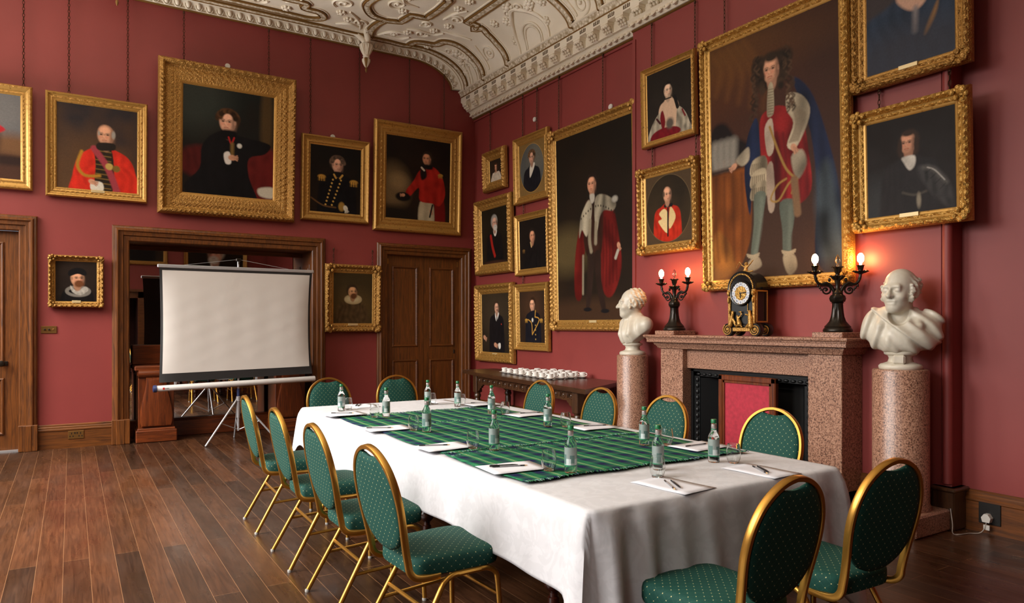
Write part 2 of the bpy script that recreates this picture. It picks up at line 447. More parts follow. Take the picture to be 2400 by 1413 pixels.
# strapwork ribs laid out in (distance along the cove profile, distance from the back wall)
RIB = [
 [(-6, -.13), (-4.2, -.13), (-2.9, -.13), (-1.75, -.13), (-1.38, -.14), (-.98, -.13), (-.8, -.13), (-.7, -.12)],
 [(-6, -.3), (-4.2, -.3), (-2.9, -.3), (-1.9, -.3), (-1.62, -.3), (-1.46, -.4), (-1.55, -.55), (-1.76, -.58), (-1.78, -.72), (-2.1, -.74), (-2.3, -.95), (-2.5, -1.2), (-2.8, -1.3)],
 [(-.7, -.12), (-.77, -.35), (-.77, -.6), (-.72, -.78)],
 [(-.72, -.78), (-.9, -.82), (-1.03, -.95), (-1.1, -1.12), (-1.06, -1.35), (-.9, -1.55), (-.92, -1.8), (-1.15, -1.9)],
 [(-.72, -.78), (-.52, -.84), (-.48, -1.12), (-.27, -1.14), (-.24, -1.45), (-.24, -1.74), (-.45, -2.0), (-.8, -2.05)],
 [(-.7, -.12), (-.4, -.13), (-.12, -.13), (-.06, -.32), (.2, -.42), (.26, -.6), (.42, -.7), (.7, -.73), (.97, -.77), (1.1, -.78)],
 [(-.12, -.13), (.2, -.17), (.5, -.2), (.81, -.23), (1.1, -.25)],
 [(.28, -2.3), (.26, -1.8), (.24, -1.34), (.36, -1.42), (.38, -1.26), (.45, -1.42), (.56, -1.38), (.75, -1.38), (.97, -1.43), (1.1, -1.46)],
 [(.28, -2.3), (.34, -2.62), (.5, -2.75), (.69, -2.8), (.84, -2.85), (1.01, -2.92), (1.1, -2.95)],
 [(.2, -3.5), (.5, -3.45), (.8, -3.46), (1.1, -3.5)], [(.2, -4.6), (.5, -4.62), (.8, -4.6), (1.1, -4.6)],
 [(-3.2, -.75), (-2.9, -1.0), (-2.8, -1.3), (-3.1, -1.7), (-3.6, -1.75)], [(-1.15, -1.9), (-1.4, -1.7), (-1.75, -1.75), (-1.9, -2.1), (-2.3, -2.2)],
 [(-.8, -2.05), (-.7, -2.4), (-.35, -2.5), (-.2, -2.8), (.2, -3.5)]]
SHARP = {4, 7}
rib = MB()
for k, pl in enumerate(RIB):
    pts = smooth_path([(a, b, 0) for a, b in pl], 5 if k not in SHARP else 3)
    if k in SHARP:
        pts = []
        for (a, b), (c, d) in zip(pl, pl[1:]): pts += [Vector((a+(c-a)*i/4, b+(d-b)*i/4, 0)) for i in range(4)]
        pts.append(Vector((*pl[-1], 0)))
    C3 = [csurf(p.x, p.y) for p in pts]
    def strip(o0, o1, h, m):
        rings = []
        for i, (c, n) in enumerate(C3):
            t = (C3[min(i+1, len(C3)-1)][0] - C3[max(i-1, 0)][0]).normalized(); sd = n.cross(t).normalized()
            rings.append([c + sd*o0 - n*.01, c + sd*o0 + n*h, c + sd*(o0+o1)/2 + n*(h*1.12), c + sd*o1 + n*h, c + sd*o1 - n*.01])
        rib.loft(rings, m)
    strip(-.036, .036, .028, 0); strip(-.052, -.036, .034, 1); strip(.036, .052, .034, 1)
    strip(-.078, -.06, .012, 2); strip(.06, .078, .012, 2)
rib.build('plaster_strapwork', [M['plaster_carved'], M['plaster_gold'], M['plaster']], ce, smooth=50)
orn = MB()
def rosette(s, y, r=.055):
    c, n = csurf(s, y); q = Vector((0, 1, 0)); u = n.cross(q).normalized()
    orn.ball(c + n*.02, r*.55, 0, 8, 6)
    for i in range(6):
        a = PI/3*i; orn.ball(c + u*(math.cos(a)*r*.8) + q*(math.sin(a)*r*.8) + n*.012, r*.42, 0, 8, 5)
def spiral(s, y, r=.16, turns=1.6, flip=1, a0=0):
    path = []
    for i in range(28):
        t = i/27; a = a0 + flip*2*PI*turns*t; rr = r*(1-.82*t)
        c, n = csurf(s + rr*math.cos(a), y + rr*math.sin(a)); path.append(c + n*.008)
    orn.tube(path, [.016*(1-.45*i/27) for i in range(28)], 6)
    c, n = csurf(s + r*.15*math.cos(a), y + r*.15*math.sin(a)); orn.ball(c + n*.012, .026, 0, 8, 5)
def swag(pl, r=.016):
    path = [csurf(p.x, p.y)[0] + csurf(p.x, p.y)[1]*.01 for p in smooth_path([(a, b, 0) for a, b in pl], 6)]
    orn.tube(path, [r*(.5 + .5*math.sin(PI*i/(len(path)-1))) + .004 for i in range(len(path))], 6)
for a, b in [(-1.3, -.68), (-1.15, -.52), (-.29, -.55), (-.44, -.42), (.0, -.8), (-.03, -1.6), (.0, -1.85), (.1, -1.05), (-.62, -1.15), (-.7, -1.55), (-1.3, -1.35), (-1.55, -1.2), (-2.0, -.95), (-2.5, -.55), (-3.4, -.55), (.5, -1.65), (.42, -2.1), (.55, -2.45), (-.05, -2.4), (-1.95, -.43), (.15, -.28), (.62, -2.62), (-.35, -1.75)]: rosette(a, b)
for q in [(.8, -1.1, .13, 1.6, 1, 1), (.9, -3.18, .15, 1.6, -1, 0), (-1.35, -.95, .15, 1.5, 1, 2), (-.98, -.5, .1, 1.4, -1, 0), (-.1, -.62, .1, 1.5, 1, 0), (-.2, -.95, .1, 1.3, -1, 2), (.1, -1.3, .12, 1.5, 1, 3), (.0, -2.15, .13, 1.5, -1, 1), (-.75, -1.3, .14, 1.5, 1, 1), (-2.3, -.5, .1, 1.5, 1, 0), (-2.75, -.6, .1, 1.5, -1, 0), (-1.7, -1.0, .12, 1.4, -1, 0), (.45, -.42, .08, 1.3, 1, 0), (.2, -2.9, .14, 1.5, 1, 0), (-2.05, -1.35, .15, 1.5, 1, 0), (-3.5, -.95, .16, 1.5, 1, 0), (.9, -4.05, .15, 1.6, 1, 0)]: spiral(*q)
for pl in [[(-.62, -.25), (-.5, -.45), (-.3, -.5)], [(-.55, -.3), (-.3, -.3), (-.2, -.4)], [(-.35, -.65), (-.2, -.7), (.05, -.68), (.15, -.8)], [(.1, -.85), (.3, -.9), (.5, -1.0)], [(-1.25, -.3), (-1.1, -.4), (-.95, -.35)], [(-.9, -.3), (-1.0, -.55), (-1.2, -.75)], [(-.5, -1.35), (-.7, -1.4), (-.8, -1.6)], [(-.05, -1.2), (0, -1.45), (.1, -1.6)], [(-2.0, -.6), (-1.85, -.8), (-1.9, -1.05)], [(.3, -.28), (.55, -.36), (.75, -.4)], [(.6, -.95), (.75, -.92), (1.0, -.95)], [(.62, -3.0), (.8, -2.98), (1.0, -3.05)]]: swag(pl)
# cartouches in the lunettes of the cove
for yc, wd, s0 in ((-2.12, .34, .48), (-.5, .14, .6), (-5.4, .34, .48)):
    swag([(1.08, yc+wd), (.85, yc+wd*.98), (.68, yc+wd*.72), (s0+.06, yc+wd*.3), (s0, yc), (s0+.06, yc-wd*.3), (.68, yc-wd*.72), (.85, yc-wd*.98), (1.08, yc-wd)], .03)
    swag([(1.08, yc+wd*.55), (.9, yc+wd*.55), (.78, yc+wd*.35), (.74, yc), (.78, yc-wd*.35), (.9, yc-wd*.55), (1.08, yc-wd*.55)], .014)
    swag([(1.08, yc+wd*.45), (.92, yc+wd*.44), (.82, yc+wd*.26), (.79, yc), (.82, yc-wd*.26), (.92, yc-wd*.44), (1.08, yc-wd*.45)], .01)
    for fx in (-1, 1):
        spiral(s0+.02, yc+fx*wd*.32, wd*.22, 1.3, fx, 0); rosette(s0+.1, yc+fx*wd*.75, .06); rosette(.85, yc+fx*wd*1.1, .05)
    rosette(s0-.06, yc, .07)
orn.build('plaster_ornament', M['plaster'], ce, smooth=60)
def pendant(x, y, zt):
    mb = MB(); mb.lathe([(.02, zt+.04), (.085, zt+.03), (.105, zt+.005), (.1, zt-.02), (.075, zt-.075), (.052, zt-.115), (.044, zt-.13), (.05, zt-.145), (.04, zt-.16)], 48, (x, y, 0), 0, flute=(20, zt-.12, zt+.02, .22))
    n = 16; rings = []
    for r, z in [(.04, -.16), (.062, -.185), (.062, -.215), (.042, -.26), (.024, -.285), (.014, -.295)]:
        rings.append([(x+r*math.cos(2*PI*i/n), y+r*math.sin(2*PI*i/n), zt+z) for i in range(n)])
    k0 = len(mb.f); mb.loft(rings, 0)
    for i in range(k0, len(mb.f)): mb.m[i] = ((i-k0) % n//2) % 2
    mb.lathe([(.01, zt-.29), (.014, zt-.31), (.018, zt-.33), (.01, zt-.355), (.003, zt-.37)], 10, (x, y, 0), 1)
    # branches that carry it up to the ribs
    mb.tube(smooth_path([(x, y, zt+.02), (x+.01, y-.03, zt+.1), (x-.03, y-.1, zt+.18), (x-.06, y-.22, ZC)], 5), [.045]*16, 8)
    mb.tube(smooth_path([(x, y, zt+.02), (x-.05, y, zt+.09), (x-.16, y+.02, zt+.17), (x-.3, y+.03, ZC)], 5), [.038]*16, 8)
    mb.build('plaster_pendant', [M['plaster'], M['plaster_gold']], ce, smooth=50)
pendant(-1.86, -.16, 5.42); pendant(-4.98, -.3, 5.58)
# egg-and-dart band on the back wall under the ceiling
eb = MB()
ss = [XL+1.1 + .5] + [-6+.1*i for i in range(60)] + [.02*i for i in range(0, 56)]
ss = sorted(set(round(s, 3) for s in ss if s < SMAX))
def bandp(s, off, dy):
    c, n = csurf(s, 0); return c + n*off + Vector((0, -dy, 0))
PB = [(.0, .085), (.02, .09), (.03, .06), (.035, .06), (.05, .035), (.10, .02), (.125, .02), (.13, .035), (.142, .035), (.145, .0)]
eb.loft([[bandp(s, o, d) for o, d in PB] for s in ss], 0)
eb.loft([[bandp(s, o, d) for o, d in ((.145, .0), (.145, .03), (.158, .03), (.158, 0))] for s in ss], 1)
s = -5.2
while s < SMAX-.03:
    c, n = csurf(s, 0); t = Vector((0, 1, 0)).cross(n).normalized()
    p = c + n*.078 + Vector((0, -.04, 0))
    Mx = Matrix.Translation(p) @ Matrix((t, Vector((0, -1, 0)), n)).transposed().to_4x4()
    e = MB().ball((0, 0, 0), (.03, .03, .047), 0, 10, 7); e.xf(Mx); eb.add(e.v, e.f, 0)
    e = MB(); pr = [(.043*math.cos(R(a)), .0, -.06*math.sin(R(a)) if 0 else .06*math.sin(R(a))) for a in range(200, -21, -20)]
    e.tube([Vector(q) for q in pr], .008, 5); e.xf(Mx); eb.add(e.v, e.f, 0)
    s += .125
tag(eb.build('trim_1', [M['plaster'], M['plaster_gold']], smooth=50), kind='structure')
# main cornice on the right wall
cn = MB()
def run(pf, y0, y1, m): cn.loft([[(x, y, z) for x, z in pf] for y in (y0, y1)], m)
SH = -.12
for (y0, y1, dx) in ((0, BR0, 0), (BR0, BR1, SH), (BR1, YF, 0)):
    run([(.02, 4.66), (-.02+dx, 4.66), (-.025+dx, 4.685), (.02, 4.69)], y0, y1, 3)
    run([(.02, 4.69), (-.035+dx, 4.69), (-.045+dx, 4.70), (-.035+dx, 4.712), (.02, 4.712)], y0, y1, 1)
    run([(.02, 4.712), (-.05+dx, 4.712), (-.055+dx, 4.73), (-.09+dx, 4.78), (-.11+dx, 4.80), (.02, 4.80)], y0, y1, 0)
    n = int((y0-y1)/.105)
    for i in range(n):
        y = y0 - (i+.5)*(y0-y1)/n
        if y < -9: break
        Mx = Matrix.Translation((-.072+dx, y, 4.757)) @ Matrix.Rotation(R(35), 4, 'Y')
        e = MB().ball((0, 0, 0), (.028, .03, .045), 0, 10, 7); e.xf(Mx); cn.add(e.v, e.f, 0)
        e = MB().tube([(-.012, .043*math.cos(R(a)), .055*math.sin(R(a))) for a in range(200, -21, -20)] if 0 else [(-.012, .043*math.cos(R(a)), .05*math.sin(R(a))) for a in range(-200, 21, 20)], .008, 5); e.xf(Mx); cn.add(e.v, e.f, 0)
run([(.02, 4.80), (-.15, 4.80), (-.15, 4.925), (.02, 4.925)], 0, YF, 0)
run([(.02, 4.92), (-.245, 4.92), (-.25, 4.93), (-.25, 4.995), (.02, 4.995)], 0, YF, 0)
run([(.02, 4.995), (-.255, 4.995), (-.257, 5.003), (-.255, 5.01), (.02, 5.01)], 0, YF, 1)
run([(.02, 5.01), (-.258, 5.01), (-.262, 5.03), (-.275, 5.055), (-.285, 5.07), (.02, 5.07)], 0, YF, 2)
run([(.02, 5.07), (-.29, 5.07), (-.30, 5.08), (-.295, 5.095), (.02, 5.095)], 0, YF, 0)
SP = .262
for i in range(33):
    y = -.1 - i*SP
    # scrolled leaf bracket
    cn.box(-.246, -.14, y-.068, y+.068, 4.895, 4.922)
    pf = [(-.14, 4.90), (-.235, 4.9), (-.245, 4.885), (-.24, 4.868), (-.222, 4.862), (-.208, 4.872), (-.19, 4.868), (-.175, 4.84), (-.165, 4.815), (-.14, 4.80)]
    for w, sc in ((.058, 1), (.04, 1.05)):
        cn.loft([[(x*sc if x < -.15 else x, y+d, z-(sc-1)*.12) for x, z in pf] for d in (-w, w)], 0)
    for d in (-.038, 0, .038):
        cn.ball((-.236, y+d, 4.87), (.02, .018, .024), 0, 8, 5); cn.ball((-.206, y+d*1.2, 4.845), (.024, .016, .026), 0, 8, 5); cn.ball((-.182, y+d, 4.82), (.018, .015, .022), 0, 8, 5)
    # small painted anthemion on the fascia above
    yy = y - SP/2
    for d, h, w in ((-.046, .026, .013), (-.017, .034, .012), (.017, .034, .012), (.046, .026, .013)):
        cn.ball((-.25, yy+d, 4.963), (.004, w, h*.8), 4, 8, 5)
    cn.box(-.2525, -.249, yy-.055, yy+.055, 4.937, 4.945, 4)
tag(cn.build('trim_2', [M['plaster'], M['plaster_gold'], M['plaster_carved'], M['wall'], M['plaster_brown']], smooth=45), kind='structure')
# small ledge moulding of the picture rail on the back wall
# ------------------------------------------------------------------ joinery on the back wall
ARCH = [(0, .0), (0, .03), (.012, .045), (.03, .05), (.045, .07), (.06, .07), (.07, .055), (.085, .05), (.11, .048), (.12, .03), (.135, .03), (.15, .024), (.165, .024), (.175, .015), (.18, .0)]
def architrave(name, x0, x1, zt, aw, zb=.0):
    pf = [(d*aw/.18, h) for d, h in ARCH]
    mb = MB()
    ring = lambda pts: pts
    mb.loft([[(x0+d, -h, zb) for d, h in pf], [(x0+d, -h, zt-d) for d, h in pf], [(x1-d, -h, zt-d) for d, h in pf], [(x1-d, -h, zb) for d, h in pf]], 0)
    # plinth blocks
    for a, b in ((x0-.005, x0+aw), (x1-aw, x1+.005)):
        mb.box(a, b, -.078, 0, 0, .3, 0, .006); mb.box(a+.05, b-.06, -.084, 0, 0, .295, 0, .004)
    o = mb.build(name, M['oak_z'], smooth=25); tag(o, kind='structure'); return o
architrave('trim_3', *DOOR1, AW); architrave('trim_4', *OPEN, AW+.01); architrave('trim_5', *DOOR2, AW-.01)
def leaf(mb, x0, x1, z0, z1, y, panels, st=.1):
    mb.box(x0, x1, y, y+.045, z0, z1)
    for (a, b) in panels:
        X0, X1 = x0+st, x1-st
        # raised moulding round a sunk, fielded panel
        pf = [(-.004, 0), (0, .012), (.012, .018), (.022, .012), (.03, .002), (.034, -.004)]
        mb.loft([[(X0+d, y-h, a+d) for d, h in pf], [(X0+d, y-h, b-d) for d, h in pf], [(X1-d, y-h, b-d) for d, h in pf], [(X1-d, y-h, a+d) for d, h in pf]], 1, closed=False, loop=True)
        fl = [(.03, .001), (.045, .001), (.075, .007), (.08, .007)]
        rings = [[(X0+d, y-h, a+d), (X1-d, y-h, a+d), (X1-d, y-h, b-d), (X0+d, y-h, b-d)] for d, h in fl]
        mb.loft(rings, 0, cap0=False)
dx0, dx1, dz = DOOR2[0]+AW-.01, DOOR2[1]-AW+.01, DOOR2[2]-AW+.01
d2 = empty('door_2', ((dx0+dx1)/2, .06, 0), kind='structure'); cx = (dx0+dx1)/2
for nm, a, b in (('door_leaf', dx0-cx, -.002), ('door_leaf', .002, dx1-cx)):
    mb = MB(); leaf(mb, a, b, .005, dz-.0, 0, [(.18, .92), (1.12, dz-.16)], .1)
    mb.build(nm, [M['oak_z'], M['oak_x']], d2, smooth=25)
MB().box(dx1-cx-.1, dx1-cx-.075, -.008, .0, 1.0, 1.06, 0, .003).build('keyhole_plate', M['bronze'], d2)
for xx in (dx0-cx+.015, dx1-cx-.04): MB().box(xx, xx+.025, -.006, 0, dz-.13, dz-.05).build('hinge', M['brass'], d2)
MB().box(dx0-.02, dx0, -.0, .12, 0, dz+.02).box(dx1, dx1+.02, 0, .12, 0, dz+.02).box(dx0-.02, dx1+.02, 0, .12, dz, dz+.02).xf(Matrix.Translation((-cx, -.06, 0))).build('door_lining', M['oak_z'], d2, smooth=0)
ex0, ex1, ez = DOOR1[0]+AW, DOOR1[1]-AW, DOOR1[2]-AW
d1 = empty('door_1', ((ex0+ex1)/2, .05, 0), kind='structure'); cx = (ex0+ex1)/2
mb = MB(); leaf(mb, ex0-cx, ex1-cx, .02, ez, 0, [(.2, .84), (1.02, ez-.13)], .14); mb.build('door_leaf', [M['oak_z'], M['oak_z']], d1, smooth=25)
mb = MB().lathe([(.012, 0), (.012, .03), (.03, .045), (.034, .06), (.026, .075), (.005, .08)], 16, (ex1-cx-.16, 0, 0), axis='y'); mb.xf(Matrix.Translation((0, 0, 1.01)) @ Matrix.Scale(-1, 4, (0, 1, 0)))
mb.box(ex1-cx-.19, ex1-cx-.1, -.012, 0, .985, 1.035, 0, .004); mb.build('door_knob', M['bronze'], d1)
MB().box(ex0-cx, ex1-cx, -.08, .0, 0, .02, 0).build('threshold', M['alu'], d1)
# baseboards
BP = [(0, 0), (.03, 0), (.03, .205), (.036, .212), (.036, .225), (.026, .235), (.026, .25), (.018, .26), (.018, .275), (.008, .285), (0, .285)]
def base_run(name, segs):
    mb = MB()
    for a, b, ax in segs:
        if ax == 'x': mb.loft([[(x, -d, z) for d, z in BP] for x in (a, b)])
        else: mb.loft([[(ax-d, y, z) for d, z in BP] for y in (a, b)])
    tag(mb.build(name, M['oak_x'] if name.endswith('back') else M['oak_y'], smooth=25), kind='structure')
base_run('baseboard_back', [(DOOR1[1], OPEN[0], 'x'), (OPEN[1], DOOR2[0], 'x'), (DOOR2[1], 0, 'x'), (XL, DOOR1[0], 'x')])
base_run('baseboard_right', [(0, BR0, 0.0), (BR0+.03, -4.6, BRX), (-6.57, BR1-.03, BRX), (BR1, YF, 0.0)])
mb = MB().box(BRX-.05, .0, BR1-.04, BR1+.12, 0, .3, 0, .01).box(BRX-.07, .0, BR1-.055, BR1+.13, .27, .3, 0, .01)
tag(mb.build('trim_6', M['darkoak_z']), kind='structure')
# mirror recess
ox0, ox1, oz = OPEN[0]+AW, OPEN[1]-AW, OPEN[2]-AW
mb = MB().box(ox0-.02, ox0, 0, .56, 0, oz).box(ox1, ox1+.02, 0, .56, 0, oz).box(ox0-.02, ox1+.02, 0, .56, oz, oz+.02).box(ox0, ox1, .5, .56, 0, oz)
for z0, z1 in ((.35, 1.0), (1.12, 2.3)):
    for x, sx in ((ox0, 1), (ox1, -1)):
        mb.box(x, x+sx*.012, .1, .4, z0, z1, 0, .004); mb.box(x, x+sx*.02, .14, .36, z0+.05, z1-.05, 0, .006)
tag(mb.build('trim_7', M['oak_z'], smooth=25), kind='structure')
mir = empty('mirror', ((ox0+ox1)/2, .5, .22), label='large wall mirror filling the panelled recess behind the projector screen', cat='mirror')
w2 = (ox1-ox0)/2
MB().box(-w2, w2, -.012, 0, 0, oz-.28).build('mirror_glass', M['mirror'], mir, smooth=0)
MB().box(-w2, w2, -.09, 0, -.22, -.0, 0, .01).build('mirror_plinth', M['mahog_x'], mir)
MB().box(-w2, w2, -.02, .0, oz-.28, oz-.22, 0, .004).build('mirror_top_fillet', M['oak_x'], mir)
# ------------------------------------------------------------------ painted canvases
def L3(c): return np.array(lin(c))
class Paint:
    def __init__(s, w, h, res, bg, seed=1):
        s.w, s.h = w, h; s.a = w/h
        s.nx = max(24, int(w/res)); s.ny = max(24, int(h/res))
        x = np.linspace(0, 1, s.nx); y = np.linspace(0, 1, s.ny)
        s.X, s.Y = np.meshgrid(x*s.a, y); s.rng = np.random.default_rng(seed)
        s.px = 1.2/s.ny
        n = s.cloud(4)*.6 + s.cloud(9)*.4
        a, b = L3(bg[0]), L3(bg[1])
        t = np.clip(s.Y*.8 + (n-.5)*.9, 0, 1)[..., None]
        s.C = a*(1-t) + b*t
    def cloud(s, k):
        g = s.rng.random((k+3, int(k*max(s.a, .6))+3)); gy = s.Y/ s.Y.max()*(g.shape[0]-2); gx = s.X/s.X.max()*(g.shape[1]-2)
        iy, ix = gy.astype(int), gx.astype(int); fy, fx = gy-iy, gx-ix; fy = fy*fy*(3-2*fy); fx = fx*fx*(3-2*fx)
        return (g[iy, ix]*(1-fy)*(1-fx) + g[iy+1, ix]*fy*(1-fx) + g[iy, ix+1]*(1-fy)*fx + g[iy+1, ix+1]*fy*fx)
    def over(s, al, c):
        al = np.clip(al, 0, 1)[..., None]; s.C = s.C*(1-al) + (L3(c) if isinstance(c, tuple) else c)*al
    def blob(s, x, y, rx, ry, c, soft=.35, rot=0, op=1):
        dx, dy = s.X - x*s.a, s.Y - y; cr, sr = math.cos(rot), math.sin(rot)
        u, v = (dx*cr+dy*sr)/rx, (-dx*sr+dy*cr)/ry; d = np.sqrt(u*u+v*v)
        e = max(soft, s.px/min(rx, ry)); s.over(op*np.clip((1+e*.5-d)/e, 0, 1), c)
    def sd(s, pts):
        P = [(a*s.a, b) for a, b in pts]; d = np.full(s.X.shape, 1e9); ins = np.zeros(s.X.shape, bool)
        for (x0, y0), (x1, y1) in zip(P, P[1:]+P[:1]):
            ex, ey = x1-x0, y1-y0; L = ex*ex+ey*ey+1e-12
            t = np.clip(((s.X-x0)*ex+(s.Y-y0)*ey)/L, 0, 1)
            d = np.minimum(d, np.hypot(s.X-x0-t*ex, s.Y-y0-t*ey))
            if abs(y1-y0) > 1e-9:
                c = ((y0 <= s.Y) != (y1 <= s.Y)) & (s.X < x0+(s.Y-y0)*ex/(y1-y0)); ins ^= c
        return np.where(ins, -d, d)
    def poly(s, pts, c, soft=.012, op=1, sm=True, fold=0):
        if sm and len(pts) > 3: pts = [(p.x, p.y) for p in smooth_path([(a, b, 0) for a, b in pts], 4, True)]
        e = max(soft, s.px); al = op*np.clip(.5 - s.sd(pts)/e, 0, 1)
        cc = L3(c)
        if fold: cc = cc*(1 + fold*(s.cloud(14)-.5)*1.6 + fold*.5*np.sin(s.X*60+s.cloud(5)*9))[..., None]
        s.over(al, np.clip(cc, 0, 1) if fold else c)
    def line(s, pts, w, c, soft=.006, op=1, sm=True):
        if sm and len(pts) > 2: pts = [(p.x, p.y) for p in smooth_path([(a, b, 0) for a, b in pts], 4)]
        P = [(a*s.a, b) for a, b in pts]; d = np.full(s.X.shape, 1e9)
        for (x0, y0), (x1, y1) in zip(P, P[1:]):
            ex, ey = x1-x0, y1-y0; t = np.clip(((s.X-x0)*ex+(s.Y-y0)*ey)/(ex*ex+ey*ey+1e-12), 0, 1)
            d = np.minimum(d, np.hypot(s.X-x0-t*ex, s.Y-y0-t*ey))
        s.over(op*np.clip(.5-(d-w)/max(soft, s.px), 0, 1), c)
    def hv(s, c, lo, hi): k = lo+hi*s.rng.random(); return tuple(min(255, int(v*k)) for v in c)
    def head(s, x, y, r, skin=(206, 150, 118), hair=(50, 34, 24), face=-1, style='short', beard=None, light=-1):
        # r = half height of the head in canvas heights; face = which way the sitter looks
        k = r/s.a; sk = skin; dk = tuple(int(v*.55) for v in skin); md = tuple(int(v*.78) for v in skin); hi = tuple(min(255, int(v*1.13)) for v in skin)
        if style == 'wig':
            for i in range(26):
                t = i/25; s.blob(x + (s.rng.random()-.5)*2.6*k, y - .7*r + 3.2*r*t*s.rng.random(), .5*r, .5*r, s.hv(hair, .7, .7), .8)
        elif style in ('short', 'curly', 'long'):
            s.blob(x - face*.15*k, y-.22*r, .86*r, .95*r, hair, .3)
            if style == 'curly':
                for i in range(16):
                    a = PI*(1+i/15); s.blob(x+.8*k*math.cos(a), y-.25*r+.75*r*math.sin(a), .27*r, .24*r, s.hv(hair, .8, .8), .6)
            if style == 'long': s.blob(x, y+.5*r, .95*r, 1.0*r, hair, .4)
        s.blob(x-face*.02*k, y+.75*r, .42*r, .8*r, md, .3)                    # neck
        s.blob(x, y, .70*r, .98*r, md, .14)                                  # skull and jaw
        s.blob(x+light*.16*k, y-.05*r, .52*r, .82*r, sk, .5)
        s.blob(x-light*.55*k, y+.15*r, .22*r, .7*r, dk, .9, op=.6)
        s.blob(x+light*.1*k, y-.5*r, .42*r, .3*r, hi, .8, op=.8)
        fx = x + face*.14*k
        for e in (-1, 1):
            ex = fx + e*.28*k
            s.blob(ex, y-.06*r, .17*r, .1*r, dk, .9, op=.75); s.blob(ex, y-.05*r, .07*r, .05*r, (36, 24, 20), .6)
            s.line([(ex-.15*k, y-.17*r), (ex, y-.22*r), (ex+.15*k, y-.18*r)], .025*r, tuple(int(v*.5+15) for v in hair), .05*r, .8)
            s.blob(ex+light*.06*k, y+.2*r, .16*r, .13*r, (206, 120, 96), .9, op=.35)
        s.line([(fx+.02*k, y-.1*r), (fx+face*.1*k, y+.24*r), (fx-.05*k, y+.29*r)], .03*r, dk, .08*r, .7)
        s.blob(fx+face*.06*k, y+.14*r, .06*r, .16*r, hi, .9, op=.7)
        s.line([(fx-.18*k, y+.5*r), (fx, y+.47*r), (fx+.18*k, y+.5*r)], .032*r, (140, 62, 52), .06*r, .85)
        s.blob(fx, y+.62*r, .2*r, .07*r, dk, .9, op=.4)
        s.blob(x-face*.6*k, y+.02*r, .11*r, .2*r, md, .4)                      # ear
        if beard:
            s.blob(fx, y+.66*r, .5*r, .42*r, beard, .5); s.line([(fx-.2*k, y+.38*r), (fx, y+.34*r), (fx+.2*k, y+.38*r)], .06*r, beard, .08*r)
            s.line([(fx-.12*k, y+.5*r), (fx+.12*k, y+.5*r)], .02*r, (110, 50, 44), .05*r, .8)
        if style == 'short':
            s.poly([(x-.72*k, y-.15*r), (x-.66*k, y-.7*r), (x-.2*k, y-1.08*r), (x+.4*k, y-1.0*r), (x+.74*k, y-.5*r), (x+.7*k, y-.1*r), (x+.56*k, y-.4*r), (x+.3*k, y-.68*r), (x-.3*k, y-.7*r), (x-.58*k, y-.45*r)], hair, .16*r)
        elif style == 'curly':
            for i in range(14):
                a = PI*(1.05+.9*i/13); s.blob(x+.66*k*math.cos(a), y-.25*r+.72*r*math.sin(a), .22*r, .2*r, s.hv(hair, .6, .9), .7)
        elif style == 'bald':
            s.blob(x-face*.62*k, y-.1*r, .16*r, .36*r, hair, .7); s.blob(x+face*.6*k, y-.15*r, .08*r, .25*r, hair, .8)
        elif style == 'wig':
            s.blob(x, y-.85*r, .6*r, .3*r, hair, .7)
            for e in (-1, 1):
                for i in range(9): s.blob(x+e*(.7+.25*s.rng.random())*k, y-.6*r+2.2*r*i/9, .25*r, .28*r, s.hv(hair, .7, .8), .8)
        elif style == 'long':
            for e in (-1, 1): s.blob(x+e*.72*k, y+.2*r, .2*r, .8*r, hair, .6)
            s.blob(x, y-.85*r, .55*r, .25*r, hair, .6)
        elif style == 'cap':
            s.poly([(x-.85*k, y-.25*r), (x-.95*k, y-.8*r), (x-.3*k, y-1.25*r), (x+.5*k, y-1.2*r), (x+.95*k, y-.7*r), (x+.75*k, y-.35*r), (x, y-.55*r)], hair, .08*r)
    def hand(s, x, y, r, rot=0, skin=(196, 142, 112)):
        s.blob(x, y, r, r*.75, skin, .4, rot)
        for i in range(4):
            a = rot + .3*(i-1.5); s.line([(x, y), (x+1.5*r/s.a*math.cos(a), y+1.5*r*math.sin(a))], r*.17, tuple(int(v*(.85+.1*(i % 2))) for v in skin), r*.2)
    def torso(s, x, y, r, c, wide=2.1, drop=.9, fold=.25, soft=.015):
        # shoulders and body below a head at (x, y) with half height r
        k = r/s.a; b = 1.05
        s.poly([(x-.42*k, y+drop*r), (x-.5*wide*k, y+(drop+.35)*r), (x-wide*.92*k, y+(drop+.75)*r), (x-wide*1.12*k, y+(drop+1.9)*r), (x-wide*1.2*k, b), (x-wide*1.1*k, 1.4), (x+wide*1.1*k, 1.4), (x+wide*1.2*k, b), (x+wide*1.12*k, y+(drop+1.9)*r), (x+wide*.92*k, y+(drop+.75)*r), (x+.5*wide*k, y+(drop+.35)*r), (x+.42*k, y+drop*r)], c, soft, fold=fold)
    def epaulette(s, x, y, r, c=(176, 132, 58)):
        s.blob(x, y, r, r*.55, c, .4)
        for i in range(7): s.line([(x-r*.8/s.a+1.6*r/s.a*i/6, y), (x-r*.9/s.a+1.8*r/s.a*i/6, y+r*1.0)], r*.08, tuple(int(v*(.6+.5*(i % 2))) for v in c), r*.12)
    def done(s):
        g = s.rng.normal(0, 1, s.C.shape[:2]); g = (g + np.roll(g, 1, 0) + np.roll(g, 1, 1))/3
        return np.clip(s.C*(1+.07*g[..., None]), 0, 1)
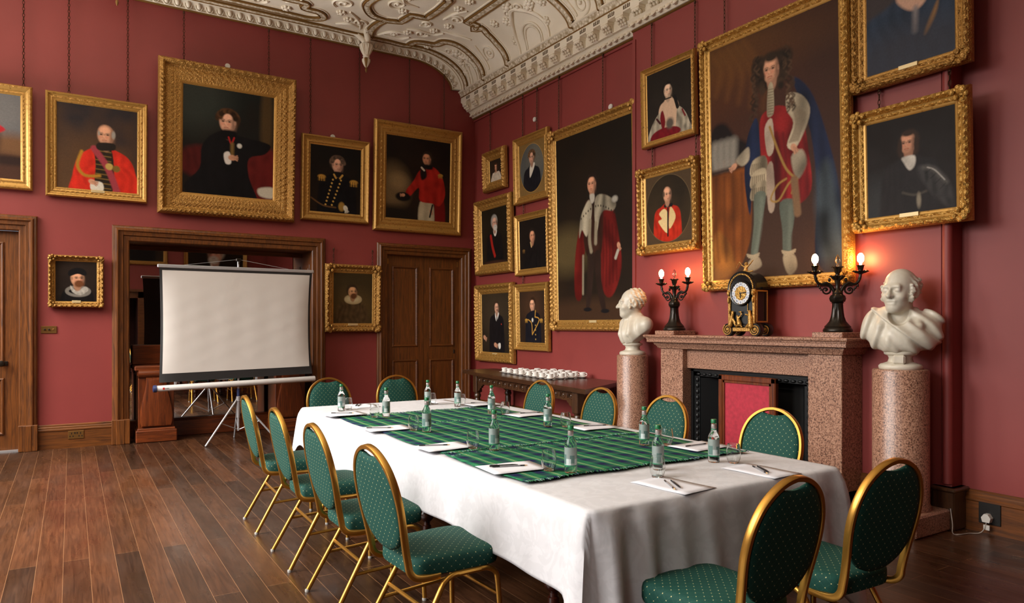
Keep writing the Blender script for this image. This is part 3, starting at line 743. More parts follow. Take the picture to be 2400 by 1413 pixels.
    def build(s, parent, y):
        me = bpy.data.meshes.new('canvas'); nx, ny = s.nx, s.ny
        co = np.empty((ny, nx, 3)); co[..., 0] = (np.linspace(-.5, .5, nx)*s.w)[None, :]; co[..., 1] = 0; co[..., 2] = (np.linspace(.5, -.5, ny)*s.h)[:, None]
        me.vertices.add(nx*ny); me.vertices.foreach_set('co', co.ravel())
        i = np.arange((ny-1)*nx).reshape(ny-1, nx)[:, :-1].ravel()
        f = np.stack([i, i+nx, i+nx+1, i+1], 1).astype(np.int32); n = len(f)
        me.loops.add(n*4); me.loops.foreach_set('vertex_index', f.ravel())
        me.polygons.add(n); me.polygons.foreach_set('loop_start', np.arange(0, n*4, 4, dtype=np.int32))
        me.update(calc_edges=True)
        at = me.color_attributes.new('Paint', 'FLOAT_COLOR', 'POINT')
        c = np.ones((ny*nx, 4), dtype=np.float32); c[:, :3] = s.done().reshape(-1, 3); at.data.foreach_set('color', c.ravel())
        me.materials.append(M['canvas'])
        o = bpy.data.objects.new('canvas', me); COL.objects.link(o); o.parent = parent; o.location = y; return o

FR = {  # (fraction of width from outer edge, projection from wall, ornament amplitude)
 'std': [(0, 0, 0), (0, .03, 0), (.05, .05, 0), (.14, .064, 0), (.24, .06, 0), (.34, .042, 0), (.46, .034, 0), (.52, .034, .006), (.6, .036, .006), (.66, .03, 0), (.78, .026, 0), (.84, .03, .003), (.92, .026, 0), (1, .016, 0)],
 'bead': [(0, 0, 0), (0, .03, 0), (.08, .05, .007), (.18, .058, .007), (.26, .05, 0), (.36, .04, 0), (.5, .03, 0), (.6, .028, 0), (.66, .03, .006), (.74, .032, .006), (.8, .024, 0), (1, .014, 0)],
 'swept': [(0, 0, 0), (.0, .03, .002), (.07, .055, .007), (.18, .07, .011), (.3, .068, .011), (.4, .05, .008), (.48, .036, 0), (.56, .032, 0), (.62, .034, .008), (.7, .034, .008), (.78, .026, 0), (.9, .022, 0), (1, .014, 0)],
 'big': [(0, 0, 0), (0, .05, .004), (.04, .085, .012), (.1, .11, .018), (.17, .115, .018), (.24, .095, .014), (.3, .062, .006), (.36, .05, .004), (.42, .052, .01), (.5, .056, .01), (.57, .052, .006), (.62, .046, .008), (.7, .046, .008), (.76, .04, 0), (.82, .036, .004), (.88, .034, 0), (.94, .028, 0), (1, .016, 0)],
 'heavy': [(0, 0, 0), (0, .04, 0), (.05, .06, .006), (.12, .078, .01), (.22, .085, .012), (.34, .08, .012), (.44, .062, .01), (.52, .05, 0), (.6, .046, 0), (.66, .046, .01), (.76, .044, .01), (.84, .034, 0), (.92, .03, 0), (1, .016, 0)]}
def frame_mesh(w, h, fw, style, mats, parent):
    pf = FR[style]; mb = MB(); K = len(pf)
    def corner(d): return [(-w/2+d, d), (w/2-d, d), (w/2-d, h-d), (-w/2+d, h-d)]
    per = .055 if style != 'bead' else .03
    for sd_ in range(4):
        L = w if sd_ % 2 == 0 else h
        n = int(min(260, max(24, L/(.011 if style in ('swept', 'big', 'heavy') else .012))))
        rows = []
        for k, (df, hh, am) in enumerate(pf):
            c = corner(df*fw); a, b = c[sd_], c[(sd_+1) % 4]; row = []
            for i in range(n+1):
                t = i/n; ss = t*L
                dh = 0
                if am:
                    ph = 2*PI*ss/per
                    dh = am*(.65*math.sin(ph + (k % 2)*PI) + .35*math.sin(ph*.5 + k*PI/2))
                    dh *= min(1, 8*t, 8*(1-t))
                row.append((a[0]+(b[0]-a[0])*t, -(hh + dh), a[1]+(b[1]-a[1])*t))
            rows.append(row)
        for k in range(K-1): mb.grid([rows[k], rows[k+1]], 1 if (pf[k][2] or pf[k+1][2]) else 0)
    if style == 'swept':
        # cast leaf clusters at the corners and centres
        for cx_, cz in ((-w/2, 0), (w/2, 0), (w/2, h), (-w/2, h)):
            sx = 1 if cx_ < 0 else -1; sz = 1 if cz == 0 else -1
            for i in range(7):
                a = i/6*PI/2; r_ = fw*(.45+.4*(i % 2)); mb.ball((cx_+sx*(.12*fw+r_*math.cos(a)), -.062, cz+sz*(.12*fw+r_*math.sin(a))), (fw*.2, .02, fw*.2), 1, 8, 5)
            mb.ball((cx_+sx*.3*fw, -.07, cz+sz*.3*fw), (fw*.28, .024, fw*.28), 1, 10, 6)
    return mb.build('frame', mats, parent, smooth=50)

PICS = {}
def picture(key, wall, u0, u1, z0, z1, fw, style, gold, label, tilt=.02, res=.0055, off=.02, plate=True, seed=1, bg=((30, 24, 20), (46, 36, 28)), name='framed_portrait', cat='painting', paint=None, chains=2):
    w, h = abs(u1-u0), z1-z0; uc = (u0+u1)/2
    if wall == 'b': loc = (uc, -off, z0); rz = 0
    elif wall == 'f': loc = (uc, YF+off, z0); rz = PI
    else: loc = ((0 if wall == 'r' else BRX)-off, uc, z0); rz = -PI/2
    e = empty(name, loc, rz, label, cat, rx=math.asin(min(.2, tilt/h)))
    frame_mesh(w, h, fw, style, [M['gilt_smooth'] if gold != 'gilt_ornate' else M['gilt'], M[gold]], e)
    cw, ch = w-2*fw+.01, h-2*fw+.01
    P = Paint(cw, ch, res, bg, seed)
    if paint: paint(P)
    P.build(e, (0, -.0165, h/2))
    mb = MB().box(-w/2+.01, w/2-.01, -.012, -.002, .01, h-.01); mb.build('backing_board', M['darkoak_z'], e, smooth=0)
    if plate: MB().box(-.07 if w > .7 else -.045, .07 if w > .7 else .045, -.036, -.02, fw*.72, fw*.72+.03, 0, .002).build('name_plate', M['plate'], e)
    PICS[key] = (wall, uc, w, z0, z1, off, tilt)
    return e

DK = (24, 21, 22)
def pB(p):
    p.blob(.2, .75, .5, .4, (88, 62, 40), .9, op=.6)
    p.poly([(.2, 1.1), (.19, .84), (.26, .62), (.42, .5), (.56, .46), (.72, .5), (.88, .58), (.97, .75), (.98, 1.1)], (196, 44, 30), fold=.2)
    p.poly([(.46, .48), (.64, .46), (.7, .7), (.66, 1.1), (.46, 1.1), (.47, .7)], (40, 32, 24))
    for i in range(9): p.line([(.47, .52+.055*i), (.66, .53+.055*i)], .006, (116, 88, 44), .01)
    p.line([(.3, .55), (.25, .72), (.34, .83), (.52, .82)], .016, (166, 120, 40), .02)
    p.line([(.45, .5), (.62, .72), (.74, 1.0)], .035, (150, 58, 66), .02)
    p.head(.6, .33, .125, (208, 152, 120), (150, 142, 132), -1, 'bald'); p.poly([(.5, .43), (.7, .42), (.7, .5), (.5, .51)], (36, 30, 26))
    p.blob(.64, .7, .04, .04, (180, 150, 80), .4); p.blob(.73, .72, .04, .04, (120, 90, 40), .4); p.poly([(.42, .9), (.55, .9), (.56, 1), (.42, 1)], (214, 206, 190)); p.hand(.43, .9, .04, .4)
def pC(p):
    p.blob(.12, .1, .3, .3, (52, 56, 50), .9, op=.7); p.poly([(.86, 0), (.97, 0), (.97, .5), (.86, .5)], (74, 56, 32), .05)
    p.poly([(0, .6), (.3, .56), (.35, .85), (0, .8)], (74, 22, 20), .05, fold=.2); p.poly([(.62, .55), (1.0, .52), (1.0, 1.0), (.6, 1.0)], (92, 26, 24), .05, fold=.2)
    p.poly([(.02, .95), (.18, .76), (.2, .56), (.3, .44), (.46, .38), (.62, .42), (.95, .46), (.9, .56), (.72, .62), (.72, .8), (.82, 1.1), (.3, 1.1)], (17, 15, 17), fold=.2)
    p.poly([(.83, .9), (1, .88), (1, .98), (.85, .97)], (196, 188, 170), .02)
    p.head(.48, .3, .105, (222, 168, 140), (62, 40, 24), -1, 'curly'); p.poly([(.41, .38), (.57, .38), (.55, .46), (.43, .46)], (14, 13, 14), .02)
    p.line([(.49, .44), (.52, .5), (.55, .44)], .008, (150, 30, 30)); p.line([(.53, .5), (.53, .62)], .016, (110, 86, 46), .02); p.blob(.61, .51, .022, .022, (210, 206, 196), .6)
    p.poly([(.44, .6), (.5, .58), (.52, .68), (.46, .69)], (220, 212, 204)); p.hand(.53, .63, .035, 0)
def pD(p):
    p.torso(.53, .27, .13, (16, 15, 18), 2.0); p.head(.53, .27, .12, (214, 164, 138), (70, 56, 46), 1, 'curly'); p.poly([(.45, .38), (.63, .38), (.62, .45), (.47, .45)], (20, 18, 20)); p.line([(.46, .42), (.5, .47)], .014, (190, 146, 70)); p.line([(.63, .42), (.58, .47)], .014, (190, 146, 70))
    p.epaulette(.22, .47, .06); p.epaulette(.86, .51, .065)
    for i in range(8): p.blob(.44-.02*i, .5+.055*i, .014, .014, (196, 156, 80), .4); p.blob(.6-.025*i, .5+.055*i, .014, .014, (196, 156, 80), .4)
    p.line([(.02, .8), (.25, .9), (.5, .92)], .012, (90, 62, 36)); p.blob(.62, .9, .05, .07, (150, 116, 54), .4); p.hand(.7, .92, .045, 1.2, (216, 208, 190))
def pE(p):
    p.blob(.1, .62, .2, .25, (120, 98, 66), .9, op=.75); p.blob(.2, .55, .12, .1, (150, 122, 84), .9, op=.5); p.blob(.1, .95, .4, .1, (30, 24, 20), .8)
    p.poly([(.52, .78), (.72, .76), (.74, 1.1), (.52, 1.1)], (176, 162, 134), .02, fold=.15); p.poly([(.76, .7), (.9, .72), (.92, 1.1), (.78, 1.1)], (110, 22, 20), .02)
    p.poly([(.5, .4), (.62, .33), (.76, .34), (.88, .46), (.92, .66), (.84, .8), (.72, .78), (.52, .76), (.5, .6), (.36, .72), (.3, .66), (.42, .52)], (158, 34, 26), fold=.25)
    p.head(.62, .235, .08, (200, 142, 110), (44, 34, 28), -1, 'short'); p.poly([(.55, .31), (.7, .31), (.7, .36), (.56, .36)], DK, .02); p.poly([(.52, .38), (.6, .36), (.62, .46), (.54, .5)], (30, 22, 22), .02); p.line([(.54, .35), (.58, .38)], .012, (214, 200, 180)); p.epaulette(.84, .42, .035)
    p.blob(.26, .73, .1, .055, (22, 18, 18), .3); p.hand(.26, .71, .026, 3, (190, 134, 104)); p.hand(.7, .88, .026, 1.4, (190, 134, 104)); p.line([(.72, .8), (.68, .95)], .01, DK)
def pF(p):
    p.torso(.53, .45, .2, (20, 17, 17), 1.7, .8)
    for i in range(40):
        a = 2*PI*i/40; p.blob(.54+.27*math.cos(a), .74+.11*math.sin(a), .035, .035, (118, 112, 104), .7)
    p.poly([(.36, .6), (.5, .72), (.72, .62), (.78, .72), (.6, .84), (.4, .76)], (166, 160, 150), .02, fold=.3); p.head(.53, .42, .205, (206, 150, 116), (22, 20, 20), 1, 'cap', (104, 62, 36))
def pG(p):
    p.blob(.5, .7, .42, .35, (92, 72, 40), .9, op=.6); p.torso(.47, .37, .15, (74, 56, 34), 1.9, .9, .3, .06)
    for i in range(30):
        a = 2*PI*i/30; p.blob(.5+.17*math.cos(a), .52+.06*math.sin(a), .04, .035, (170, 150, 110), .8)
    p.blob(.48, .52, .13, .06, (186, 170, 132), .6); p.head(.49, .37, .13, (196, 146, 102), (48, 34, 22), 1, 'short', (92, 56, 30))
def pA(p):
    p.C[:] = L3((92, 92, 96)); p.blob(.4, .2, .6, .3, (120, 116, 112), .9, op=.6); p.blob(.9, .75, .5, .28, (110, 78, 52), .5); p.blob(.5, .95, .7, .25, (70, 46, 36), .5); p.blob(.85, .78, .3, .06, (48, 34, 30), .8)
    p.blob(.4, .55, .2, .3, (60, 42, 34), .4); p.poly([(.45, .42), (.6, .35), (.78, .42), (.6, .48)], (170, 40, 46), .02)
def pH(p):
    p.torso(.52, .36, .17, (206, 176, 150), 1.3, .9, .1); p.poly([(.25, .62), (.5, .66), (.8, .6), (.95, 1.1), (.1, 1.1)], (206, 192, 172), fold=.2); p.head(.52, .36, .16, (218, 160, 128), (76, 46, 30), -1, 'long')
def oval(p, frame, inner, rx=.46, ry=.46, edge=(196, 150, 70)):
    dx, dy = (p.X/p.a-.5)/rx, (p.Y-.5)/ry; d = np.sqrt(dx*dx+dy*dy)
    al = np.clip((d-1)/.02+.5, 0, 1); p.over(al, frame); p.over(np.clip(1-abs(d-1.005)/.016, 0, 1)*.9, edge)
def pI(p):
    p.C[:] = L3((84, 86, 84)); p.blob(.7, .3, .3, .3, (108, 104, 94), .9, op=.7)
    p.torso(.5, .32, .13, (26, 26, 32), 2.0); p.poly([(.44, .44), (.62, .42), (.56, .55), (.42, .68)], (214, 206, 190)); p.head(.5, .3, .125, (206, 158, 132), (86, 62, 42), -1, 'curly'); oval(p, (126, 98, 56), None)
def pJ(p):
    p.torso(.5, .27, .13, (18, 16, 16), 1.9); p.line([(.36, .5), (.42, .7), (.5, .86)], .035, (156, 34, 26), .02); p.poly([(.46, .4), (.6, .4), (.56, .5), (.5, .5)], (220, 212, 200)); p.head(.52, .27, .13, (206, 160, 136), (150, 144, 136), 1, 'short', (196, 190, 180))
    p.blob(.5, 1.0, .4, .05, (60, 36, 26), .8)
def pK(p):
    p.torso(.5, .34, .13, (20, 17, 17), 2.0); p.head(.5, .34, .135, (206, 146, 112), (34, 26, 22), 1, 'short'); p.line([(.43, .47), (.46, .56)], .018, (196, 160, 110)); p.epaulette(.16, .62, .05, (104, 76, 40))
def pL(p):
    p.blob(.5, .3, .4, .35, (66, 54, 40), .9, op=.6); p.torso(.55, .24, .1, (22, 19, 21), 2.1); p.poly([(.5, .33), (.64, .33), (.58, .44), (.53, .46)], (224, 218, 208)); p.line([(.57, .36), (.56, .46)], .012, DK); p.head(.56, .24, .1, (210, 160, 132), (56, 40, 28), 1, 'short'); p.line([(.55, .283), (.61, .283)], .006, (60, 42, 30), .01); p.blob(.72, .52, .012, .012, (190, 60, 50), .4)
    p.hand(.1, .75, .05, .5); p.hand(.5, .87, .05, .3); p.poly([(.6, .85), (.68, .84), (.68, .92), (.62, .93)], (214, 208, 198))
def pM(p):
    p.blob(.5, .3, .35, .35, (74, 50, 34), .9, op=.7); p.torso(.54, .27, .11, (22, 22, 30), 2.1); p.head(.52, .26, .12, (220, 164, 130), (50, 32, 22), -1, 'short')
    p.poly([(.44, .4), (.62, .38), (.62, .5), (.46, .5)], (24, 24, 32)); p.line([(.64, .38), (.62, .5)], .012, (190, 140, 60)); p.line([(.34, .55), (.48, .62), (.5, .82)], .01, (196, 146, 64)); p.line([(.62, .5), (.78, .56), (.5, .84)], .01, (196, 146, 64)); p.blob(.52, .56, .03, .04, (210, 204, 190), .4)
    p.epaulette(.27, .56, .05); p.epaulette(.86, .56, .05)
    for i in range(4): p.blob(.63, .66+.09*i, .014, .014, (200, 160, 80), .4)
def pN(p):
    p.blob(.15, .62, .18, .12, (104, 88, 54), .9, op=.6); p.blob(.5, .97, .6, .08, (62, 42, 28), .8)
    p.poly([(.6, .37), (.74, .4), (.82, .54), (.86, .74), (.74, .88), (.62, .84), (.56, .6)], (98, 24, 20), .01, fold=.45); p.poly([(.4, .42), (.3, .55), (.25, .7), (.25, .87), (.34, .88), (.38, .68), (.44, .5)], (98, 24, 20), .01, fold=.45)
    p.poly([(.4, .4), (.46, .365), (.56, .365), (.64, .42), (.63, .6), (.58, .68), (.44, .67), (.38, .58)], (50, 28, 20), .012, fold=.4)
    p.poly([(.44, .64), (.52, .66), (.5, .78), (.45, .93), (.4, .93), (.42, .8)], (46, 32, 26), .01, fold=.2); p.poly([(.52, .66), (.6, .65), (.61, .8), (.66, .94), (.6, .94), (.54, .8)], (42, 28, 22), .01, fold=.2)
    for i in range(5): p.line([(.62+.045*i, .46+.02*i), (.64+.04*i, .65), (.62+.045*i, .84-.01*i)], .004, (58, 14, 13), .015, .7)
    p.poly([(.4, .4), (.46, .37), (.5, .41), (.47, .5), (.42, .56), (.36, .52), (.32, .56), (.34, .46)], (150, 140, 120), .008, fold=.6); p.poly([(.55, .365), (.66, .36), (.8, .41), (.77, .45), (.66, .44), (.6, .47), (.56, .54), (.53, .46)], (146, 136, 116), .008, fold=.6)
    p.line([(.47, .48), (.46, .58), (.48, .64)], .012, (140, 128, 106), .01); p.line([(.55, .5), (.54, .6)], .012, (140, 128, 106), .01); p.line([(.37, .66), (.36, .86)], .007, (140, 130, 108), .01)
    for i in range(14): p.blob(.35+.033*i, .46-.05*math.sin(i/13*PI), .004, .006, (40, 32, 26), .5)
    p.blob(.79, .395, .022, .016, (160, 154, 142), .7); p.head(.5, .29, .05, (206, 148, 116), (36, 26, 22), -1, 'short'); p.poly([(.47, .345), (.53, .345), (.53, .38), (.49, .39)], (176, 168, 154), .008)
    p.hand(.83, .63, .017, 1.2); p.line([(.79, .69), (.82, .655)], .009, (170, 162, 148)); p.blob(.42, .945, .035, .011, DK, .4); p.blob(.65, .955, .035, .011, DK, .4)
def pO(p):
    p.torso(.5, .33, .12, (208, 174, 146), 1.6, .9, .05); p.poly([(.02, 1.1), (.05, .86), (.2, .68), (.34, .62), (.4, .84), (.3, .9), (.6, .96), (.66, .84), (.7, .62), (.84, .7), (.95, .88), (.98, 1.1)], (156, 146, 128), .01, fold=.5)
    p.poly([(.36, .6), (.42, .78), (.36, .9), (.3, .7)], (112, 22, 28), .015); p.poly([(.1, .92), (.35, .86), (.68, .9), (.72, 1.0), (.12, 1.05)], (110, 18, 28), .015, fold=.2); p.line([(.22, .7), (.3, .78)], .016, (60, 20, 24)); p.line([(.8, .68), (.86, .78)], .014, (110, 30, 34)); p.blob(.52, .82, .08, .08, (92, 82, 74), .6)
    p.head(.49, .33, .115, (224, 190, 162), (24, 20, 20), 1, 'short'); p.line([(.42, .45), (.56, .45)], .01, DK); p.line([(.64, .46), (.7, .62)], .03, (24, 20, 20))
def pP(p):
    p.torso(.48, .33, .11, (170, 40, 22), 2.2); p.poly([(.42, .5), (.3, .56), (.36, .64), (.28, .68), (.48, .86), (.5, .6)], (218, 194, 140)); p.poly([(.54, .5), (.62, .54), (.66, .66), (.52, .8)], (210, 184, 130)); p.line([(.5, .48), (.49, .9)], .014, DK); p.line([(.44, .46), (.58, .46)], .026, DK)
    p.head(.49, .3, .115, (210, 156, 124), (90, 70, 56), 1, 'bald'); oval(p, (74, 58, 40), None, .49, .485, (108, 90, 62))
def pQ(p):
    p.blob(.3, .08, .4, .1, (104, 66, 30), .9, op=.6); p.blob(.15, .2, .3, .1, (92, 54, 28), .9, op=.6); p.blob(.2, .32, .4, .12, (72, 40, 28), .9, op=.6); p.blob(.85, .3, .3, .5, (62, 38, 32), .9, op=.5)
    for i in range(5): p.line([(.02+.07*i, .02), (.1+.09*i, .1+.02*i), (.05+.1*i, .2+.03*i)], .006, (126, 82, 38), .04, .35)
    p.poly([(0, .36), (.12, .33), (.22, .4), (.34, .46), (.3, .58), (0, .58)], (26, 19, 19), .02)
    p.poly([(0, .53), (.3, .53), (.34, .8), (.22, .96), (0, 1.0)], (112, 60, 22), .008, fold=.4); p.poly([(.02, .8), (.12, .82), (.2, .96), (0, .99)], (134, 84, 34), .02, fold=.4)
    for i in range(4): p.line([(.04+.075*i, .56), (.03+.08*i, .74), (.05+.07*i, .92)], .005, (70, 36, 16), .02, .7)
    for i in range(4): p.line([(.035+.055*i, .42), (.03+.055*i, .46), (.04+.05*i, .51)], .02, (134, 128, 118), .03)
    p.line([(0, .535), (.28, .53)], .008, (30, 20, 16), .02)
    p.poly([(.33, .4), (.4, .35), (.42, .5), (.36, .6), (.33, .74), (.29, .6), (.3, .48)], (28, 38, 66), .006, fold=.5)
    p.poly([(.68, .24), (.8, .3), (.9, .46), (.99, .7), (1.0, .98), (.9, 1.0), (.82, .92), (.84, .7), (.8, .46)], (26, 33, 56), .008, fold=.55); p.poly([(.83, .66), (.94, .6), (1.02, .97), (.88, .98)], (52, 60, 66), .04, fold=.6)
    p.poly([(.42, .38), (.48, .33), (.6, .33), (.74, .4), (.79, .55), (.8, .68), (.7, .73), (.58, .71), (.5, .66), (.44, .56)], (118, 26, 26), .006, fold=.6)
    for i in range(6): p.line([(.5+.05*i, .42+.01*i), (.52+.05*i, .55), (.5+.055*i, .7)], .004, (70, 14, 16), .015, .7)
    for j in range(3):
        p.poly([(.36, .52+.05*j), (.46, .51+.05*j), (.47, .57+.05*j), (.34, .58+.05*j)], (148, 134, 110), .006, fold=.6)
        for i in range(7): p.line([(.355+.016*i, .535+.05*j), (.35+.017*i, .575+.05*j)], .002, (92, 80, 64), .006)
    p.poly([(.46, .4), (.52, .37), (.53, .49), (.48, .51)], (168, 150, 132), .005, fold=.3); p.poly([(.47, .57), (.52, .55), (.53, .72), (.48, .73)], (158, 138, 120), .006, fold=.3)
    p.poly([(.64, .29), (.74, .31), (.8, .37), (.77, .44), (.69, .51), (.63, .49), (.68, .41), (.63, .35)], (170, 156, 132), .006, fold=.5)
    for i in range(6): p.line([(.66+.02*i, .32+.012*i), (.7+.012*i, .41), (.65+.012*i, .48)], .003, (112, 98, 80), .01, .8)
    p.poly([(.66, .54), (.74, .52), (.77, .58), (.7, .63)], (150, 138, 118), .01, fold=.6)
    p.poly([(.37, .66), (.46, .66), (.44, .74), (.42, .79), (.38, .92), (.33, .92), (.36, .78)], (92, 98, 86), .006, fold=.15); p.poly([(.57, .71), (.68, .71), (.67, .8), (.65, .85), (.645, .92), (.59, .92), (.585, .82)], (84, 90, 80), .006, fold=.15)
    p.line([(.43, .68), (.41, .8), (.365, .91)], .006, (120, 126, 112), .02, .7); p.line([(.65, .73), (.64, .84), (.63, .91)], .006, (110, 116, 104), .02, .7)
    p.poly([(.3, .94), (.38, .91), (.42, .95), (.36, .97), (.27, .975)], (160, 142, 116), .008, fold=.3); p.poly([(.59, .92), (.67, .92), (.69, .97), (.64, 1.0), (.6, .97)], (154, 138, 112), .008, fold=.3)
    for x, y in ((.35, .91), (.63, .91)):
        for i in range(9): a = PI*i/8; p.line([(x, y), (x+.05/p.a*math.cos(a)*.6, y+.018*math.sin(a)-.008)], .003, (168, 150, 122), .006)
    p.head(.52, .172, .056, (206, 152, 122), (46, 34, 25), -1, 'wig')
    for i in range(60):
        s_ = 1 if i % 2 else -1; t = p.rng.random(); x = .52+s_*(.085+.05*p.rng.random()+.03*t); y = .1+.24*t
        p.line([(x, y), (x+.02*s_, y+.012), (x, y+.024)], .003, p.hv((52, 38, 28), .6, 1.1), .008)
    p.poly([(.495, .235), (.53, .235), (.535, .34), (.5, .36), (.48, .34)], (158, 146, 122), .006, fold=.4)
    for i in range(10): p.line([(.49, .25+.011*i), (.53, .252+.011*i)], .0018, (112, 100, 80), .005)
    p.line([(.5, .4), (.56, .5), (.62, .58), (.68, .62)], .005, (150, 116, 60)); p.line([(.62, .62), (.55, .64), (.5, .69), (.56, .7), (.64, .64), (.7, .63), (.66, .68)], .004, (150, 116, 60)); p.line([(.68, .63), (.7, .76)], .016, (120, 92, 66), .01)
    p.poly([(.22, .5), (.28, .47), (.33, .46), (.33, .51), (.27, .53)], (150, 138, 118), .008, fold=.4); p.hand(.2, .525, .017, 2.6); p.hand(.68, .505, .017, 1)
    p.blob(.1, 1.0, .9, .05, (60, 42, 30), .9, op=.4)
def pR(p):
    p.C[:] = L3((62, 56, 58)); p.torso(.5, .42, .13, (44, 56, 74), 2.3, 1.0, .2, .03); p.poly([(.36, .56), (.5, .5), (.62, .5), (.74, .56), (.68, .64), (.58, .67), (.46, .64)], (200, 160, 138), .02); p.head(.51, .38, .12, (206, 164, 140), (70, 50, 38), 1, 'long')
    p.line([(.58, .66), (.57, .8)], .016, (130, 124, 126), .03); p.poly([(.68, .82), (.82, .66), (.8, .74), (.7, .84)], (146, 108, 66), .02); p.blob(.5, .95, .5, .2, (58, 58, 66), .9, op=.7)
def pS(p):
    p.blob(.2, .9, .3, .3, (58, 62, 64), .9, op=.5); p.torso(.5, .3, .12, (36, 33, 34), 2.2, .9, .1, .04); p.head(.49, .28, .115, (190, 136, 108), (50, 36, 28), -1, 'long'); p.poly([(.42, .42), (.56, .42), (.56, .52), (.5, .56), (.44, .48)], (190, 184, 174), .02, fold=.2)
    p.poly([(.58, .56), (.7, .53), (.82, .6), (.94, .76), (.96, 1.0), (.8, .9), (.66, .72)], (52, 50, 50), .04, fold=.4); p.line([(.66, .56), (.76, .59), (.9, .74)], .012, (96, 92, 88), .05, .8); p.line([(.7, .565), (.78, .605), (.88, .715)], .004, (176, 172, 166), .015, .9)
    for i in range(4): p.line([(.68+.05*i, .62+.06*i), (.74+.05*i, .585+.055*i)], .003, (24, 22, 22), .01, .8)
    p.line([(.42, .78), (.55, .82), (.68, .8)], .006, (92, 86, 76), .03, .7); p.blob(.6, .88, .022, .07, (150, 140, 122), .9, op=.7)

O_, S_, G_ = 'gilt_ornate', 'gilt_smooth', 'gilt'
picture('A', 'b', -6.675, -5.814, 2.987, 4.16, .12, 'bead', G_, 'gilt-framed landscape with grey sky, cut by the left edge of the photo', .05, paint=pA, name='framed_landscape', plate=False, seed=3)
picture('B', 'b', -5.692, -4.642, 2.948, 4.155, .112, 'std', G_, 'gilt-framed portrait of a bald man in scarlet coat with pink sash', .06, paint=pB, seed=4, bg=((44, 38, 40), (84, 58, 38)))
picture('C', 'b', -4.531, -2.852, 2.847, 4.765, .285, 'big', O_, 'large portrait of a curly-haired man in black cloak in very wide ornate gilt frame', .12, paint=pC, plate=False, seed=5, bg=((26, 28, 26), (30, 22, 18)))
picture('D', 'b', -2.760, -1.778, 2.902, 4.083, .135, 'bead', G_, 'gilt-framed portrait of an officer in black with gold epaulettes and two button rows', .05, paint=pD, seed=6, plate=False, bg=((22, 19, 18), (34, 24, 18)))
picture('E', 'b', -1.717, -.278, 2.832, 4.44, .2, 'std', G_, 'gilt-framed portrait of a standing officer in red coat and cream breeches with smoky sky', .06, paint=pE, seed=7, plate=False, bg=((28, 22, 20), (44, 30, 22)))
picture('F', 'b', -5.667, -5.106, 1.653, 2.267, .076, 'swept', O_, 'small gilt-framed portrait of a bearded man in black cap and white ruff', .02, .0045, paint=pF, seed=8, bg=((42, 32, 26), (30, 23, 20)))
picture('G', 'b', -2.426, -1.604, 1.346, 2.310, .13, 'swept', O_, 'ornate gilt-framed brown portrait of a bearded man with white ruff beside the double door', .03, paint=pG, seed=9, bg=((58, 46, 26), (62, 48, 28)))
picture('H', 'r', -.408, -1.043, 3.460, 4.07, .15, 'heavy', G_, 'smallest gilt-framed portrait near the corner, a woman in white in deep frame', .02, .0045, paint=pH, seed=10, plate=False, bg=((40, 30, 26), (50, 36, 30)))
picture('I', 'r', -1.276, -2.134, 3.145, 4.085, .115, 'std', G_, 'gilt-framed oval portrait of a man in dark coat on grey ground', .02, paint=pI, seed=11, plate=False)
picture('J', 'r', -.161, -1.234, 2.211, 3.36, .165, 'heavy', G_, 'gilt-framed portrait of a white-bearded man in black robe with red band', .03, paint=pJ, seed=12, plate=False, bg=((30, 26, 18), (28, 20, 14)))
picture('K', 'r', -1.301, -2.141, 2.136, 3.0, .1, 'bead', G_, 'gilt-framed portrait of a dark-coated officer against black, below the oval portrait', .02, paint=pK, seed=13, plate=False, bg=((24, 20, 18), (22, 17, 15)))
picture('L', 'r', -.166, -1.261, .888, 2.065, .15, 'heavy', G_, 'gilt-framed portrait of a seated man with moustache in black suit and white collar', .02, paint=pL, seed=14, bg=((50, 42, 30), (36, 28, 22)))
picture('M', 'r', -1.287, -2.134, 1.091, 2.025, .115, 'std', G_, 'gilt-framed portrait of a young naval officer with gold-edged lapels', .02, paint=pM, seed=15, plate=False, bg=((46, 34, 26), (40, 28, 20)))
picture('N', 'r', -2.195, -3.946+.02, 1.375, 3.97, .14, 'swept', G_, 'tall full-length portrait of a man in dark red robes and ermine, behind the left bust', .05, .006, paint=pN, seed=16, bg=((28, 23, 18), (40, 29, 20)))
picture('O', 'c', -4.106, -4.879, 3.336, 4.18, .075, 'bead', G_, 'gilt-framed portrait of a pale woman in crimson and white fur', .02, .0045, .03, paint=pO, seed=17, plate=False, bg=((32, 27, 24), (44, 38, 32)))
picture('P', 'c', -4.053, -4.916, 2.195, 3.118, .11, 'swept', G_, 'gilt-framed oval portrait of a bald man in red coat with cream lapels', .02, .0045, .03, paint=pP, seed=18, plate=False, bg=((40, 32, 22), (58, 46, 30)))
picture('Q', 'c', -4.987, -6.535, 1.772, 4.17, .11, 'swept', 'gilt_bright', 'largest full-length portrait, a man in long wig, red tunic and blue cloak', .06, .0055, .03, paint=pQ, seed=19, plate=False, bg=((58, 38, 28), (64, 44, 32)))
picture('R', 'c', -6.539, -7.410, 3.252, 4.63, .118, 'swept', O_, 'ornate gilt-framed portrait of a woman in blue dress, cut by the top of the photo', .03, .005, .05, paint=pR, seed=20)
picture('S', 'c', -6.556, -7.411, 2.165, 3.09, .11, 'swept', 'gilt_bright', 'gilt-framed portrait of a dark-haired man in armour above the right candelabra', .03, .0045, .05, paint=pS, seed=21, bg=((26, 20, 18), (36, 32, 32)))
